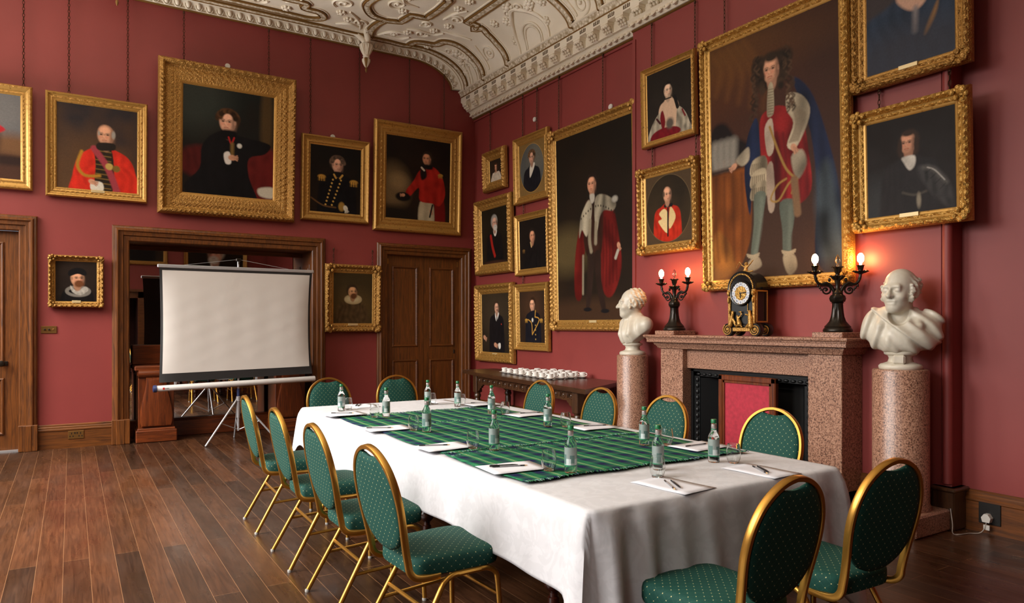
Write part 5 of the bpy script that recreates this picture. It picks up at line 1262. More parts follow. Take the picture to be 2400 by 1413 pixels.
OF(mb).build('iron_surround', M['iron'], fp, smooth=40)
OF(MB().box(BRX-.004, BRX-.001, y0, y1, 0, 1.0)).build('firebox_back', M['dark_void'], fp, smooth=0)
OF(MB().box(FX-.35, BRX, FY1-.15, FY0+.15, .0, .012, 0, .003)).build('hearth', M['granite'], fp)
fs = empty('fire_screen', (-.40, -5.665, .012), label='upright fire screen of crimson cloth in mahogany frame before the grate', cat='fire screen')
w, h = .31, .985
mb = MB()
for a, b, c, d in ((-w, -w+.05, 0, h), (w-.05, w, 0, h)): mb.box(-.024, .024, a, b, c, d, 0, .008)
mb.box(-.024, .024, -w, w, h-.05, h, 0, .008).box(-.024, .024, -w, w, .06, .11, 0, .008); mb.box(-.017, .017, -w+.05, -w+.068, .11, h-.05).box(-.017, .017, w-.068, w-.05, .11, h-.05).box(-.017, .017, -w+.05, w-.05, h-.068, h-.05)
mb.build('frame', M['mahog_z'], fs, smooth=30); MB().box(-.006, .006, -w+.06, w-.06, .1, h-.06).build('cloth_panel', M['crimson'], fs, smooth=0)
for s_ in (-1, 1): MB().box(-.03, .10, s_*(w-.025)-.02, s_*(w-.025)+.02, 0, .05, 0, .01).build('foot', M['mahog_x'], fs)

# ------------------------------------------------------------------ granite pedestals
PEDY = (-4.17, -7.02)
for y, d, lb in ((PEDY[0], .165, 'granite column pedestal left of the fireplace, carrying the bust in profile'), (PEDY[1], .183, 'granite column pedestal right of the fireplace, carrying the large draped bust')):
    e = empty('pedestal', (-.40, y, 0), label=lb, cat='pedestal')
    MB().lathe([(d+.01, .15), (d+.012, .17), (d, .19), (d, 1.12), (d-.006, 1.132), (d-.02, 1.135)], 48).build('column', M['granite'], e, smooth=40)
    MB().box(-.23, .23, -.23, .23, 0, .15, 0, .012).build('plinth', M['granite'], e)

# ------------------------------------------------------------------ marble busts, carved as signed distance fields
def surfnet(f, lo, hi, h):
    ax = [np.arange(lo[i], hi[i]+h, h) for i in range(3)]
    X, Y, Z = np.meshgrid(*ax, indexing='ij'); V = f(X, Y, Z); ins = V < 0
    nx, ny, nz = V.shape; cs = [(i, j, k) for i in (0, 1) for j in (0, 1) for k in (0, 1)]
    sl = lambda A, c: A[c[0]:nx-1+c[0], c[1]:ny-1+c[1], c[2]:nz-1+c[2]]
    cnt = sum(sl(ins, c).astype(int) for c in cs); act = (cnt > 0) & (cnt < 8)
    idx = -np.ones(act.shape, int); idx[act] = np.arange(act.sum())
    pos = np.zeros(act.shape+(3,)); num = np.zeros(act.shape)
    for c in cs:
        for a in range(3):
            if c[a]: continue
            d = list(c); d[a] = 1; d = tuple(d)
            va, vb = sl(V, c), sl(V, d); m = (va < 0) != (vb < 0); t = np.where(m, va/(va-vb+1e-12), 0)
            p = np.stack([np.full(va.shape, float(c[i])) for i in range(3)], -1); p[..., a] += t
            pos += np.where(m[..., None], p, 0); num += m
    ii = np.argwhere(act); P = (pos[act]/num[act][:, None] + ii)*h + np.array(lo)
    F = []
    for a in range(3):
        b, c = (a+1) % 3, (a+2) % 3; s0 = [slice(None)]*3; s1 = [slice(None)]*3; s0[a] = slice(0, -1); s1[a] = slice(1, None)
        m = ins[tuple(s0)] != ins[tuple(s1)]; q = np.argwhere(m)
        for p in q:
            p = list(p)
            if p[b] == 0 or p[c] == 0 or p[b] >= V.shape[b]-1 or p[c] >= V.shape[c]-1: continue
            q4 = []
            for db, dc in ((-1, -1), (0, -1), (0, 0), (-1, 0)):
                r = p[:]; r[b] += db; r[c] += dc; q4.append(idx[tuple(r)])
            if min(q4) >= 0: F.append(tuple(q4))
    mb = MB(); mb.v = [tuple(p) for p in P]; mb.f = F; mb.m = [0]*len(F); return mb
def smin(a, b, k): hh = np.clip(.5+.5*(b-a)/k, 0, 1); return b*(1-hh)+a*hh-k*hh*(1-hh)
def smax(a, b, k): return -smin(-a, -b, k)
def ell(X, Y, Z, c, r): q = np.sqrt(((X-c[0])/r[0])**2+((Y-c[1])/r[1])**2+((Z-c[2])/r[2])**2); return (q-1)*min(r)
def cap(X, Y, Z, a, b, r0, r1=None):
    r1 = r0 if r1 is None else r1; d = np.subtract(b, a); t = np.clip(((X-a[0])*d[0]+(Y-a[1])*d[1]+(Z-a[2])*d[2])/np.dot(d, d), 0, 1)
    return np.sqrt((X-a[0]-t*d[0])**2+(Y-a[1]-t*d[1])**2+(Z-a[2]-t*d[2])**2) - (r0+(r1-r0)*t)
def head_sdf(X, Y, Z, hair):
    # head faces -Y, chin near z = -.115, crown near z = .125, centre between the ears
    d = ell(X, Y, Z, (0, .018, .035), (.080, .100, .093))
    d = smin(d, ell(X, Y, Z, (0, -.022, -.035), (.064, .075, .085)), .03)
    d = smin(d, ell(X, Y, Z, (0, -.06, -.092), (.032, .032, .026)), .025)
    d = smin(d, cap(X, Y, Z, (-.036, -.082, .024), (.036, .082*-1, .024), .012), .018)
    d = smin(d, cap(X, Y, Z, (0, -.094, .016), (0, -.116, -.026), .009, .0135), .012)
    for s in (-1, 1):
        d = smax(d, -ell(X, Y, Z, (s*.031, -.106, .006), (.022, .02, .014)), .012)
        d = smin(d, ell(X, Y, Z, (s*.031, -.079, .005), (.016, .014, .011)), .006)
        d = smin(d, ell(X, Y, Z, (s*.012, -.1, -.026), (.009, .011, .009)), .008)
        d = smin(d, ell(X, Y, Z, (s*.04, -.062, -.03), (.022, .024, .02)), .02)
        e = ell(X, Y, Z, (s*.083, .016, -.002), (.013, .024, .034)); e = smax(e, -ell(X, Y, Z, (s*.096, .01, .0), (.01, .012, .018)), .008); d = smin(d, e, .008)
    d = smin(d, cap(X, Y, Z, (-.02, -.089, -.053), (.02, -.089, -.053), .0075), .007); d = smin(d, cap(X, Y, Z, (-.016, -.087, -.066), (.016, -.087, -.066), .008), .007)
    d = smax(d, -cap(X, Y, Z, (-.021, -.1, -.0595), (.021, -.1, -.0595), .0045), .005)
    w = .006*np.sin(X*150+np.sin(Z*110)*2)*np.sin(Z*140+Y*120) + .004*np.sin(Y*170+Z*90)
    if hair == 'bald':
        hr = ell(X, Y, Z, (0, .032, .028), (.091, .095, .08)) + w
        cut = smax(hr, -(Y+.012+.25*np.maximum(Z-.06, 0)), .01); cut = smax(cut, Z-.085+.0*X, .012); cut = smax(cut, -(Z+.055), .02)
        d = smin(d, cut, .008)
        for s in (-1, 1): d = smin(d, cap(X, Y, Z, (s*.078, -.012, .03), (s*.074, -.02, -.04), .013)+w, .008)
    else:
        hr = ell(X, Y, Z, (0, .03, .042), (.089, .098, .092)) + w
        cut = smax(hr, -(Y+.02-.3*(Z-.09)), .012); cut = smax(cut, -(Z+.05), .02); d = smin(d, cut, .008)
        for s in (-1, 1): d = smin(d, cap(X, Y, Z, (s*.076, -.018, .02), (s*.074, -.02, -.03), .010)+w*.7, .008)
    return d
def bust(name, y, rz, head_rz, kind, label, zbase, H):
    e = empty(name, (-.40, y, zbase), rz, label, 'bust')
    zh = .542; ca, sa = math.cos(head_rz), math.sin(head_rz)
    def f(X, Y, Z):
        hx = X*ca + (Y-.0)*sa; hy = -X*sa + Y*ca
        hd = head_sdf(hx/1.28, (hy+.015)/1.28, (Z-zh)/1.28, 'bald' if kind == 'wide' else 'short')*1.28
        nk = cap(X, Y, Z, (0, .03, .36), (0, .015, .5), .078, .07)
        d = smin(hd, nk, .025)
        if kind == 'wide':
            t = ell(X, Y, Z, (0, .035, .265), (.245, .135, .15)); t = smin(t, ell(X, Y, Z, (0, -.01, .22), (.17, .13, .13)), .05); t = smin(t, cap(X, Y, Z, (-.17, .035, .33), (.17, .035, .33), .062), .05)
            t = smax(t, -(Z - .125 - .9*np.maximum(np.abs(X)-.14, 0)**1.0*.95), .02); t = smax(t, Y-.11, .03)
            q = X*.75 + Z*.85 + .25*Y
            fold = .011*np.sin(q*62+np.sin(Z*14)*1.2)*np.clip((X+.16)*6, 0, 1) + .012*np.sin((X*1.1-Z*.35)*58)*np.clip((-X-.03)*9, 0, 1)
            cloth = t - .008 + fold
            band = np.abs((X*.62 + (Z-.33)*.78)) - .045; lap = smax(t-.03+.5*fold, band, .015); cloth = smin(cloth, lap, .012)
            nkc = smax(t, -ell(X, Y, Z, (0, -.1, .4), (.085, .12, .12)), .01)
            ck = smax(cloth, -ell(X, Y, Z, (.0, -.1, .42), (.075, .13, .12)), .012)
            d = smin(d, smin(nkc, ck, .004), .012)
            for s in (-1, 1): d = smin(d, cap(X, Y, Z, (s*.085, .05, .41), (s*.12, -.09, .3), .026, .03), .02)
        else:
            t = ell(X, Y, Z, (0, .03, .28), (.21, .12, .16)); t = smin(t, ell(X, Y, Z, (0, -.02, .22), (.14, .12, .14)), .05)
            t = smin(t, cap(X, Y, Z, (-.165, .05, .325), (.165, .05, .325), .075), .04)
            t = smax(t, -(Z - .12 - 1.0*np.maximum(np.abs(X)-.08, 0)), .006); t = smax(t, -(Z-.12-1.1*np.maximum(Y-.0, 0)), .006); t = smax(t, Y-.13, .012)
            fold = .007*np.sin(X*75+Z*18)*np.clip((-Y+.03)*8, 0, 1)
            d = smin(d, t+fold, .03)
            for s in (-1, 1): d = smin(d, cap(X, Y, Z, (s*.075, .05, .42), (s*.07, -.11, .22), .022, .026), .018)
        return d
    mb = surfnet(f, (-.30, -.18, .10), (.30, .19, .72), .0062)
    sc = H/.70; mb.v = [(p[0]*sc, p[1]*sc, p[2]*sc) for p in mb.v]
    mb.build('figure', M['marble'], e, smooth=180)
    MB().lathe([(.135, 0), (.14, .008), (.14, .022), (.128, .034), (.112, .038), (.082, .05), (.074, .075), (.082, .094), (.1, .1), (.106, .108), (.106, .118), (.09, .126), (.07, .14)], 40).xf(Matrix.Scale(sc, 4)).build('socle', M['marble'], e, smooth=45)
    if kind == 'wide': MB().box(-.04, .04, -.125, -.07, .036, .1, 0, .012).xf(Matrix.Scale(sc, 4)).build('name_tablet', M['marble'], e)
    return e
bust('marble_bust', PEDY[0], R(-95), R(-28), 'narrow', 'white marble bust seen in profile on the left granite pedestal', 1.135, .69)
bust('marble_bust', PEDY[1], R(-66), R(-22), 'wide', 'large white marble bust of a balding man in draped toga on the right pedestal', 1.135, .71)

# ------------------------------------------------------------------ candelabra on granite blocks
def leafring(mb, c, r, n, h, m=0, curl=.012):
    for i in range(n):
        a = 2*PI*i/n; d = Vector((math.cos(a), math.sin(a), 0)); s = Vector((-math.sin(a), math.cos(a), 0)); c_ = Vector(c)
        p = [c_+d*(r*.45), c_+d*(r*.7)+Vector((0, 0, h*.5)), c_+d*r+Vector((0, 0, h)), c_+d*(r+curl)+Vector((0, 0, h-.004))]
        mb.tube(p, [.006, r*.22, r*.16, .002], 5, m=m)
def candelabra(y, label, blab, rz):
    bl = MB().box(-.15, .15, -.13, .13, 0, .042, 0, .004).build('granite_block', M['granite'], smooth=30); bl.location = (-.33, y, 1.35); tag(bl, blab, 'block')
    e = empty('candelabra', (-.34, y, 1.392), R(rz), label, 'candelabra')
    MB().lathe([(.102, 0), (.108, .006), (.108, .018), (.1, .03), (.094, .036), (.097, .044), (.08, .062), (.062, .085), (.05, .12), (.044, .16), (.041, .2), (.04, .225), (.052, .228), (.03, .235)], 36, flute=(24, .07, .222, .1)).build('base', M['bronze'], e, smooth=50)
    mb = MB().lathe([(.03, .225), (.055, .24), (.062, .262), (.055, .285), (.04, .295), (.034, .31)], 24, flute=(18, .228, .29, .12)).lathe([(.034, .3), (.04, .305), (.036, .315), (.02, .33), (.016, .36), (.024, .42), (.034, .44), (.018, .445), (.016, .46), (.024, .47), (.03, .505), (.034, .51)], 20)
    leafring(mb, (0, 0, .41), .05, 6, .03); leafring(mb, (0, 0, .49), .036, 6, .022); mb.build('stem', M['bronze'], e, smooth=50)
    for s in (-1, 1):
        mb = MB()
        mb.tube(smooth_path([(s*.02, 0, .31), (s*.045, 0, .36), (s*.08, 0, .385), (s*.115, 0, .375), (s*.145, 0, .39), (s*.16, 0, .42), (s*.165, 0, .455)], 5), [.012, .014, .014, .013, .012, .012, .011]+[.011]*24, 8)
        sp = []
        for i in range(26): t = i/25; a = R(60)+2*PI*1.35*t; rr = .042*(1-.75*t); sp.append((s*(.085+rr*math.cos(a)), 0, .33+rr*math.sin(a)))
        mb.tube(sp, [.008*(1-.4*i/25) for i in range(26)], 6)
        mb.ball((s*.085, 0, .33), .012, 0, 8, 6)
        for q in ((.06, .41, .018), (.13, .35, .014), (.145, .365, .014), (.12, .335, .012), (.155, .42, .016)): mb.ball((s*q[0], 0, q[1]), (q[2]*.6, q[2]*.7, q[2]), 0, 8, 5)
        mb.build('arm', M['bronze'], e, smooth=50)
        mb = MB().lathe([(.01, .45), (.03, .462), (.048, .472), (.05, .476), (.02, .474), (.018, .48), (.02, .49), (.026, .515), (.031, .522), (.02, .52)], 20, (s*.165, 0, 0)); leafring(mb, (s*.165, 0, .462), .05, 6, .014)
        mb.build('candle_cup', M['bronze'], e, smooth=50)
        b = MB().lathe([(.009, .518), (.009, .535), (.011, .54), (.021, .552), (.0255, .57), (.024, .59), (.016, .608), (.006, .616), (.001, .617)], 20, (s*.165, 0, 0)).build('lit_bulb', M['bulb'], e); b['label'] = 'glowing candle bulb'
    MB().lathe([(.009, .51), (.009, .528), (.006, .53), (.017, .545), (.0195, .56), (.016, .58), (.007, .6), (.001, .61)], 16).build('unlit_bulb', M['glass'], e)
    return e
candelabra(-4.72, 'bronze candelabra with two lit bulbs at the left end of the mantel', 'small granite block under the left candelabra', -84)
cr = candelabra(-6.49, 'bronze candelabra with two lit bulbs at the right end of the mantel', 'small granite block under the right candelabra', -46)
lc = MB().tube(smooth_path([(-.24, -6.5, 1.396), (-.2, -6.6, 1.375), (-.17, -6.67, 1.358), (-.16, -6.7, 1.335), (-.158, -6.71, 1.29)], 6), .003, 6).build('lamp_cord', M['cord_white'], smooth=60)
bpy.context.view_layer.update(); lc.parent = cr; lc.matrix_parent_inverse = cr.matrix_world.inverted()

# ------------------------------------------------------------------ mantel clock
ck = empty('mantel_clock', (-.37, -5.65, 1.35), R(-90+2), 'black and gilt bracket clock with scroll feet and blue Roman numerals on the mantel', 'clock')
W2, DP = .135, .085; ck.scale = (1.08, 1.08, 1.09)
def arch(hw, zb, zs, n=16): return [(-hw, zb)] + [(hw*math.cos(PI-PI*i/n), zs+hw*math.sin(PI*i/n)) for i in range(n+1)] + [(hw, zb)]
mb = MB().prism(arch(W2-.012, .09, .385), 'y', -DP+.012, DP)
mb.prism([(-W2-.006, .373), (W2+.006, .373), (W2+.006, .392), (-W2-.006, .392)], 'y', -DP-.006+.09, DP+.008)
mb.box(-W2, W2, -DP, DP, .07, .095, 0, .004); mb.build('case', M['ebony'], ck, smooth=40)
mb = MB().loft([[(x*s_, y, z0+(z-z0)*s_) for x, z in arch(W2-.002, .375, .385)] for (s_, y, z0) in ((.97, -DP+.004, .38), (1.03, -DP, .38), (1.05, -DP+.012, .38), (1.0, -DP+.03, .38), (.97, DP, .38))]); mb.build('hood', M['ebony'], ck, smooth=40)
# toothed gilt band round the arch
mb = MB()
for i in range(25):
    a = PI*i/24; r_ = W2-.022; mb.box(-.004, .004, -DP-.006, -DP+.004, -.006, .006); n8 = len(mb.v)-8
    for q in range(n8, len(mb.v)): p = mb.v[q]; mb.v[q] = (r_*math.cos(a)+p[0], p[1], .385+r_*math.sin(a)+p[2])
mb.build('toothed_band', M['gilt_bright'], ck, smooth=0)
for s in (-1, 1):
    # front pillars, side inlay and scroll feet
    mb = MB().box(s*(W2-.028), s*(W2-.004), -DP-.004, -DP+.012, .1, .36, 0, .003).box(s*(W2-.032), s*W2, -DP-.01, -DP+.014, .34, .375, 0, .004).ball((s*(W2-.016), -DP-.012, .345), (.014, .012, .022)).ball((s*(W2-.016), -DP-.012, .29), (.01, .01, .026)); mb.build('pillar', M['gilt'], ck, smooth=40)
    mb = MB()
    for yy in (-DP+.02, DP-.02): mb.box(s*W2-.002, s*W2+.002, yy-.006, yy+.006, .11, .365)
    for zz in (.11, .355): mb.box(s*W2-.002, s*W2+.002, -DP+.02, DP-.02, zz, zz+.012)
    mb.build('side_inlay', M['gilt'], ck, smooth=0)
    for yy in (-DP-.004, DP-.05):
        mb = MB().lathe([(.002, 0), (.05, 0), (.052, .006), (.052, .044), (.048, .05), (.002, .05)], 24, (s*(W2-.002), yy, .052), axis='y'); mb.v = [(p[0], p[1], p[2]) for p in mb.v]
        o = mb.build('scroll_foot', M['ebony'], ck)
        sp = [(s*(W2-.002)+(.046-.036*i/40)*math.cos(s*(R(120)+4.2*PI*i/40)), yy-.003, .052+(.046-.036*i/40)*math.sin(R(120)+4.2*PI*i/40)) for i in range(41)]
        mb = MB().tube(sp, .0052, 6); mb.ball((s*(W2-.002), yy-.004, .052), (.012, .008, .012)); mb.build('gilt_scroll', M['gilt'], o, smooth=50)
MB().box(-W2+.05, W2-.05, -DP-.006, -DP+.02, .038, .07, 0, .004).build('base_bar', M['gilt'], ck)
MB().prism(arch(.1, .1, .36), 'y', -DP+.006, -DP+.014).build('glazed_opening', M['clockglass'], ck, smooth=0)
dz = .345
mb = MB().lathe([(.094, 0), (.1, .004), (.102, .012), (.098, .018), (.09, .016), (.088, .01), (.088, 0)], 40, axis='y'); mb.xf(Matrix.Translation((0, -DP-.0, dz)) @ Matrix.Scale(-1, 4, (0, 1, 0))); mb.build('bezel', M['ebony'], ck)
dial = MB().lathe([(.001, 0), (.052, 0), (.052, .004), (.001, .006)], 32, axis='y').xf(Matrix.Translation((0, -DP-.006, dz)) @ Matrix.Scale(-1, 4, (0, 1, 0))).lathe([(.001, -DP), (.09, -DP), (.09, -DP-.005), (.001, -DP-.005)], 32, (0, 0, dz), axis='y').build('dial', M['gilt_bright'], ck)
mb = MB()
for i in range(12):
    a = PI/2 - 2*PI*i/12; c, s_ = math.cos(a), math.sin(a)
    pl = [(.056, -.012), (.056, .012), (.074, .0195), (.086, .017), (.086, -.017), (.074, -.0195)]
    mb.prism([(c*r_-s_*t, dz+s_*r_+c*t) for r_, t in pl], 'y', -DP-.009, -DP-.004)
mb.build('enamel_cartouche', M['enamel'], dial, smooth=0)
def text_mesh(txt, size):
    cu = bpy.data.curves.new('txt', 'FONT'); cu.body = txt; cu.size = size; cu.align_x = 'CENTER'; cu.align_y = 'CENTER'; cu.extrude = .0006
    ob = bpy.data.objects.new('txt', cu); COL.objects.link(ob); bpy.context.view_layer.update()
    me = bpy.data.meshes.new_from_object(ob.evaluated_get(bpy.context.evaluated_depsgraph_get())); bpy.data.objects.remove(ob)
    v = [tuple(q.co) for q in me.vertices]; f = [tuple(p.vertices) for p in me.polygons]; bpy.data.meshes.remove(me); return v, f
mb = MB()
for i, t in enumerate(['XII', 'I', 'II', 'III', 'IIII', 'V', 'VI', 'VII', 'VIII', 'IX', 'X', 'XI']):
    v, f = text_mesh(t, .024); a = -2*PI*i/12
    v = [(x*.8, y, z) for x, y, z in v]
    v = [(x*math.cos(a)-(y+.071)*math.sin(a), -DP-.0095-z, dz+x*math.sin(a)+(y+.071)*math.cos(a)) for x, y, z in v]; mb.add(v, f)
mb.build('numerals', M['numeral'], dial, smooth=0)
mb = MB()
for ang, L in ((R(90-84), .06), (R(90-178), .045)):
    c, s_ = math.cos(ang), math.sin(ang); mb.prism([(c*r_-s_*t, dz+s_*r_+c*t) for r_, t in ((-.01, -.002), (-.01, .002), (L*.7, .004), (L, 0), (L*.7, -.004))], 'y', -DP-.0155, -DP-.0135)
mb.lathe([(.001, -DP-.018), (.007, -DP-.016), (.007, -DP-.012)], 12, (0, 0, dz), axis='y'); mb.build('hands', M['ebony'], dial, smooth=0)
MB().box(.058, .064, -DP-.002, -DP+.004, .2, .26).build('pendulum_rod', M['gilt'], ck)
def gilt_group(name, seeds, y):
    def f(X, Y, Z):
        d = np.full(X.shape, 9.0)
        for a, b, r0, r1 in seeds: d = smin(d, cap(X, Y, Z, a, b, r0, r1), .006)
        return d + .0012*np.sin(X*420)*np.sin(Z*380+Y*300)
    P = np.array([p for s in seeds for p in (s[0], s[1])]); mx = max(s[2] for s in seeds)+.012
    surfnet(f, P.min(0)-mx, P.max(0)+mx, .0032).build(name, M['gilt'], ck, smooth=180)
yf = -DP-.012
gilt_group('gilt_figure', [((-.1, yf, .09), (-.085, yf, .15), .02, .014), ((-.085, yf, .15), (-.075, yf, .18), .014, .012), ((-.075, yf, .19), (-.075, yf, .192), .012, .012), ((-.085, yf, .155), (-.05, yf, .11), .009, .007), ((-.1, yf, .14), (-.115, yf, .2), .007, .006), ((-.07, yf, .13), (-.05, yf, .09), .01, .008)], yf)
gilt_group('gilt_figure', [((.1, yf, .08), (.095, yf, .14), .022, .018), ((.095, yf, .14), (.09, yf, .18), .018, .013), ((.088, yf, .195), (.088, yf, .197), .012, .012), ((.085, yf, .165), (.05, yf, .175), .008, .006), ((.08, yf, .09), (.06, yf, .075), .014, .01)], yf)
gilt_group('gilt_figure', [((-.01, yf, .1), (-.02, yf, .13), .02, .014), ((-.02, yf, .14), (-.03, yf, .16), .012, .009), ((-.02, yf, .14), (.01, yf, .175), .007, .005), ((.01, yf, .175), (.005, yf, .195), .005, .005), ((.005, yf, .195), (-.015, yf, .195), .005, .004), ((-.02, yf, .09), (-.04, yf, .08), .01, .007), ((.0, yf, .09), (.015, yf, .075), .01, .006)], yf)
gilt_group('gilt_top_figure', [((-.085, -.05, .485), (-.02, -.05, .505), .007, .01), ((-.02, -.05, .505), (.015, -.05, .525), .012, .016), ((.015, -.05, .525), (.02, -.05, .56), .015, .013), ((.02, -.05, .58), (.022, -.05, .582), .014, .014), ((.015, -.05, .512), (.08, -.05, .52), .009, .006), ((.01, -.05, .555), (-.02, -.05, .57), .006, .005), ((-.02, -.05, .57), (-.045, -.05, .6), .004, .003), ((-.045, -.05, .6), (-.075, -.05, .555), .003, .003), ((.03, -.05, .555), (.06, -.05, .58), .008, .004), ((.06, -.05, .58), (.085, -.05, .605), .005, .004)], 0)

# ------------------------------------------------------------------ projector screen on its tripod
ps = empty('projector_screen', (-3.68, -.65, 0), R(0), 'white projector screen with black border on a silver tripod before the mirror', 'projector screen')
X0, X1, Z0, Z1 = -.885, .905, .735, 2.155
def ZB(x): return .712 + (x-X0)/(X1-X0)*.043
rows = []
for j in range(41):
    v_ = j/40; row = []
    for i in range(61):
        u_ = i/60; xe = abs(2*u_-1)
        curl = .05*max(0, (xe-.72)/.28)**2*math.sin(PI*min(1, v_*1.02))**.6
        wr = .0011*math.sin(u_*34)*math.sin(v_*PI)*(1+math.sin(v_*41+u_*9)) 
        pinch = .018*math.sin(PI*v_)*(2*u_-1)**7
        x = X0+(X1-X0)*u_ - pinch; zb, zt = ZB(x)+.06, Z1-.03
        row.append((x, curl*1.0 - wr, zb+(zt-zb)*v_))
    rows.append(row)
nb = MB().grid(rows)
for k in range(len(nb.f)):
    j, i = divmod(k, 60)
    if i < 1 or i >= 59 or j < 3 or j >= 39: nb.m[k] = 1
nb.build('screen_sheet', [M['screen'], M['screen_black']], ps, smooth=120)
MB().grid([[(x, y+.006, z) for x, y, z in r_] for r_ in rows]).build('screen_back', M['screen_black'], ps, smooth=80)
MB().box(X0-.02, X1+.02, -.012, .012, Z1-.035, Z1+.005, 0, .006).build('top_bar', M['alu'], ps)
tb_ = MB().lathe([(.002, -.93), (.034, -.93), (.036, -.925), (.036, .925), (.034, .93), (.002, .93)], 24, axis='x').build('roller_case', M['screen_tube'], ps); tb_.location = (.01, 0, .725); tb_.rotation_euler = (0, -math.atan(.024), 0)
MB().lathe([(.02, -.965), (.04, -.96), (.043, -.945), (.043, -.925), (.03, -.92)], 24, axis='x').build('end_cap', M['tube_cap'], tb_)
lg = MB().box(-.862, -.842, -.0375, -.033, -.012, .012); lg.build('red_logo', M['logo_red'], tb_, smooth=0)
v, f = text_mesh('AVEC', .016); MB().add([(x-.815, -.0372-z, y) for x, y, z in v], f).build('brand_lettering', M['screen_black'], tb_, smooth=0)
MB().tube([(0, .04, .14), (0, .04, 2.26)], .0135, 12).tube([(0, .04, .3), (0, .04, .52)], .02, 12).build('post', M['alu'], ps)
MB().box(-.03, .03, .01, .07, 2.235, 2.27, 0, .006).tube([(0, .04, 2.26), (.0, .02, 2.2)], .008, 8).build('top_hook', M['bronze'], ps)
MB().tube([(-.62, .0, Z1+.005), (-.02, .035, 2.255)], .0025, 5).tube([(.02, .035, 2.255), (.6, .0, Z1+.005)], .0025, 5).build('hanger_wire', M['alu'], ps)
MB().lathe([(.022, .5), (.027, .505), (.027, .56), (.022, .565)], 16, (0, .04, 0)).tube([(-.03, .04, .53), (.03, .04, .53)], .009, 8).build('leg_collar', M['alu'], ps)
MB().lathe([(.019, .56), (.019, .66)], 14, (0, .04, 0)).build('post_grip', M['tube_cap'], ps)
for (fx, fy) in ((-.40, -.14), (.43, -.1), (.02, .40)):
    MB().tube([(fx*.06, .04+(fy-.04)*.06, .52), (fx, fy, .012)], .0115, 10).ball((fx, fy, .012), (.014, .014, .012)).build('leg', M['alu'], ps)
    MB().tube([(0, .04, .15), (fx*.55, .04+(fy-.04)*.55, .52-.508*.52)], .006, 8).build('brace', M['alu'], ps)

# ------------------------------------------------------------------ mahogany sideboard in the recess
sb = empty('sideboard', (-3.72, .17, 0), 0, 'mahogany sideboard with two scrolled pedestals standing under the mirror behind the screen', 'sideboard')
for s in (-1, 1):
    xc = s*.82
    MB().box(xc-.23, xc+.23, -.28, .2, 0, .15, 0, .01).box(xc-.215, xc+.215, -.265, .2, .14, .175, 0, .012).build('plinth', M['mahog_x'], sb)
    MB().box(xc-.2, xc+.2, -.22, .2, .17, .83, 0, .006).build('pedestal', M['mahog_z'], sb)
    R_ = [(.165, .19), (.18, .24), (.185, .32), (.175, .42), (.15, .54), (.125, .66), (.115, .74), (.118, .8)]
    pr = smooth_path([(a, 0, b) for a, b in R_], 4); outl = [(xc+p.x, p.z) for p in pr]+[(xc-p.x, p.z) for p in reversed(pr)]
    mb = MB().loft([[(xc+(x-xc)*k, y, .5+(z-.5)*k) for x, z in outl] for k, y in ((1.0, -.2), (1.0, -.245), (.96, -.258), (.88, -.262))]); mb.build('lyre_panel', M['mahog_z'], sb, smooth=30)
    MB().lathe([(.002, -.2), (.05, -.2), (.05, .2), (.002, .2)], 20, (xc, -.22, .845), axis='x').build('roll', M['mahog_x'], sb)
MB().box(-1.06, 1.06, -.24, .22, .88, .94, 0, .012).box(-1.03, 1.03, -.2, .2, .82, .88).build('top', M['mahog_x'], sb)
MB().box(-1.06, 1.06, .16, .22, .94, 1.19, 0, .01).build('back_rail', M['mahog_x'], sb)
MB().box(-.62, .62, .14, .2, .0, .2, 0, .006).build('low_shelf', M['mahog_x'], sb)

# ------------------------------------------------------------------ small fittings
e = empty('light_switch', (-5.66, -.004, 1.35), label='brass plate with two dark switch knobs on the left red wall', cat='light switch')
MB().box(-.078, .078, -.006, .004, 0, .085, 0, .003).build('plate', M['brass'], e)
for x in (-.04, .002): MB().lathe([(.01, 0), (.01, .012), (.006, .014)], 12, (x, 0, 0), axis='y').xf(Matrix.Translation((0, -.004, .044)) @ Matrix.Scale(-1, 4, (0, 1, 0))).build('knob', M['bronze'], e)
MB().tube([(.042, -.004, .044), (.042, -.02, .05)], .005, 8).build('toggle', M['brass'], e)
e = empty('wall_socket', (-5.39, -.031, .105), label='bronze double socket in the oak skirting below the small portrait', cat='socket')
MB().box(-.08, .08, -.006, .004, 0, .095, 0, .003).build('plate', M['brass'], e)
mb = MB()
for x in (-.045, .045): mb.box(x-.004, x+.004, -.0075, -.005, .055, .075).box(x-.02, x-.01, -.0075, -.005, .025, .04).box(x+.01, x+.02, -.0075, -.005, .025, .04)
for x in (-.012, .012): mb.box(x-.006, x+.006, -.009, -.005, .06, .078)
mb.build('slots', M['black'], e, smooth=0)
e = empty('wall_socket', (-.031, -7.435, .065), R(-90), 'dark single socket in the oak skirting at the right edge', 'socket')
MB().box(-.07, .07, -.006, .004, 0, .15, 0, .003).build('plate', M['socket_black'], e)
pl = empty('power_plug', (-.04, -7.43, .105), R(-90), 'white three pin plug pushed into the dark socket', 'plug')
MB().prism([(-.022, -.02), (.022, -.02), (.03, .01), (.012, .036), (-.012, .036), (-.03, .01)], 'y', -.04, .001).build('plug_body', M['white_plastic'], pl, smooth=20)
MB().box(-.02, .02, -.03, -.022, -.075, -.04, 0, .002).build('test_tag', M['white_plastic'], pl)
pcd = (MB().tube(smooth_path([(-.065, -7.43, .088), (-.075, -7.42, .04), (-.1, -7.4, .008), (-.16, -7.36, .005), (-.24, -7.34, .005), (-.25, -7.30, .005), (-.225, -7.285, .06), (-.2, -7.26, .16)], 6), .0035, 6).build('power_cord', M['cord_white'], smooth=60))
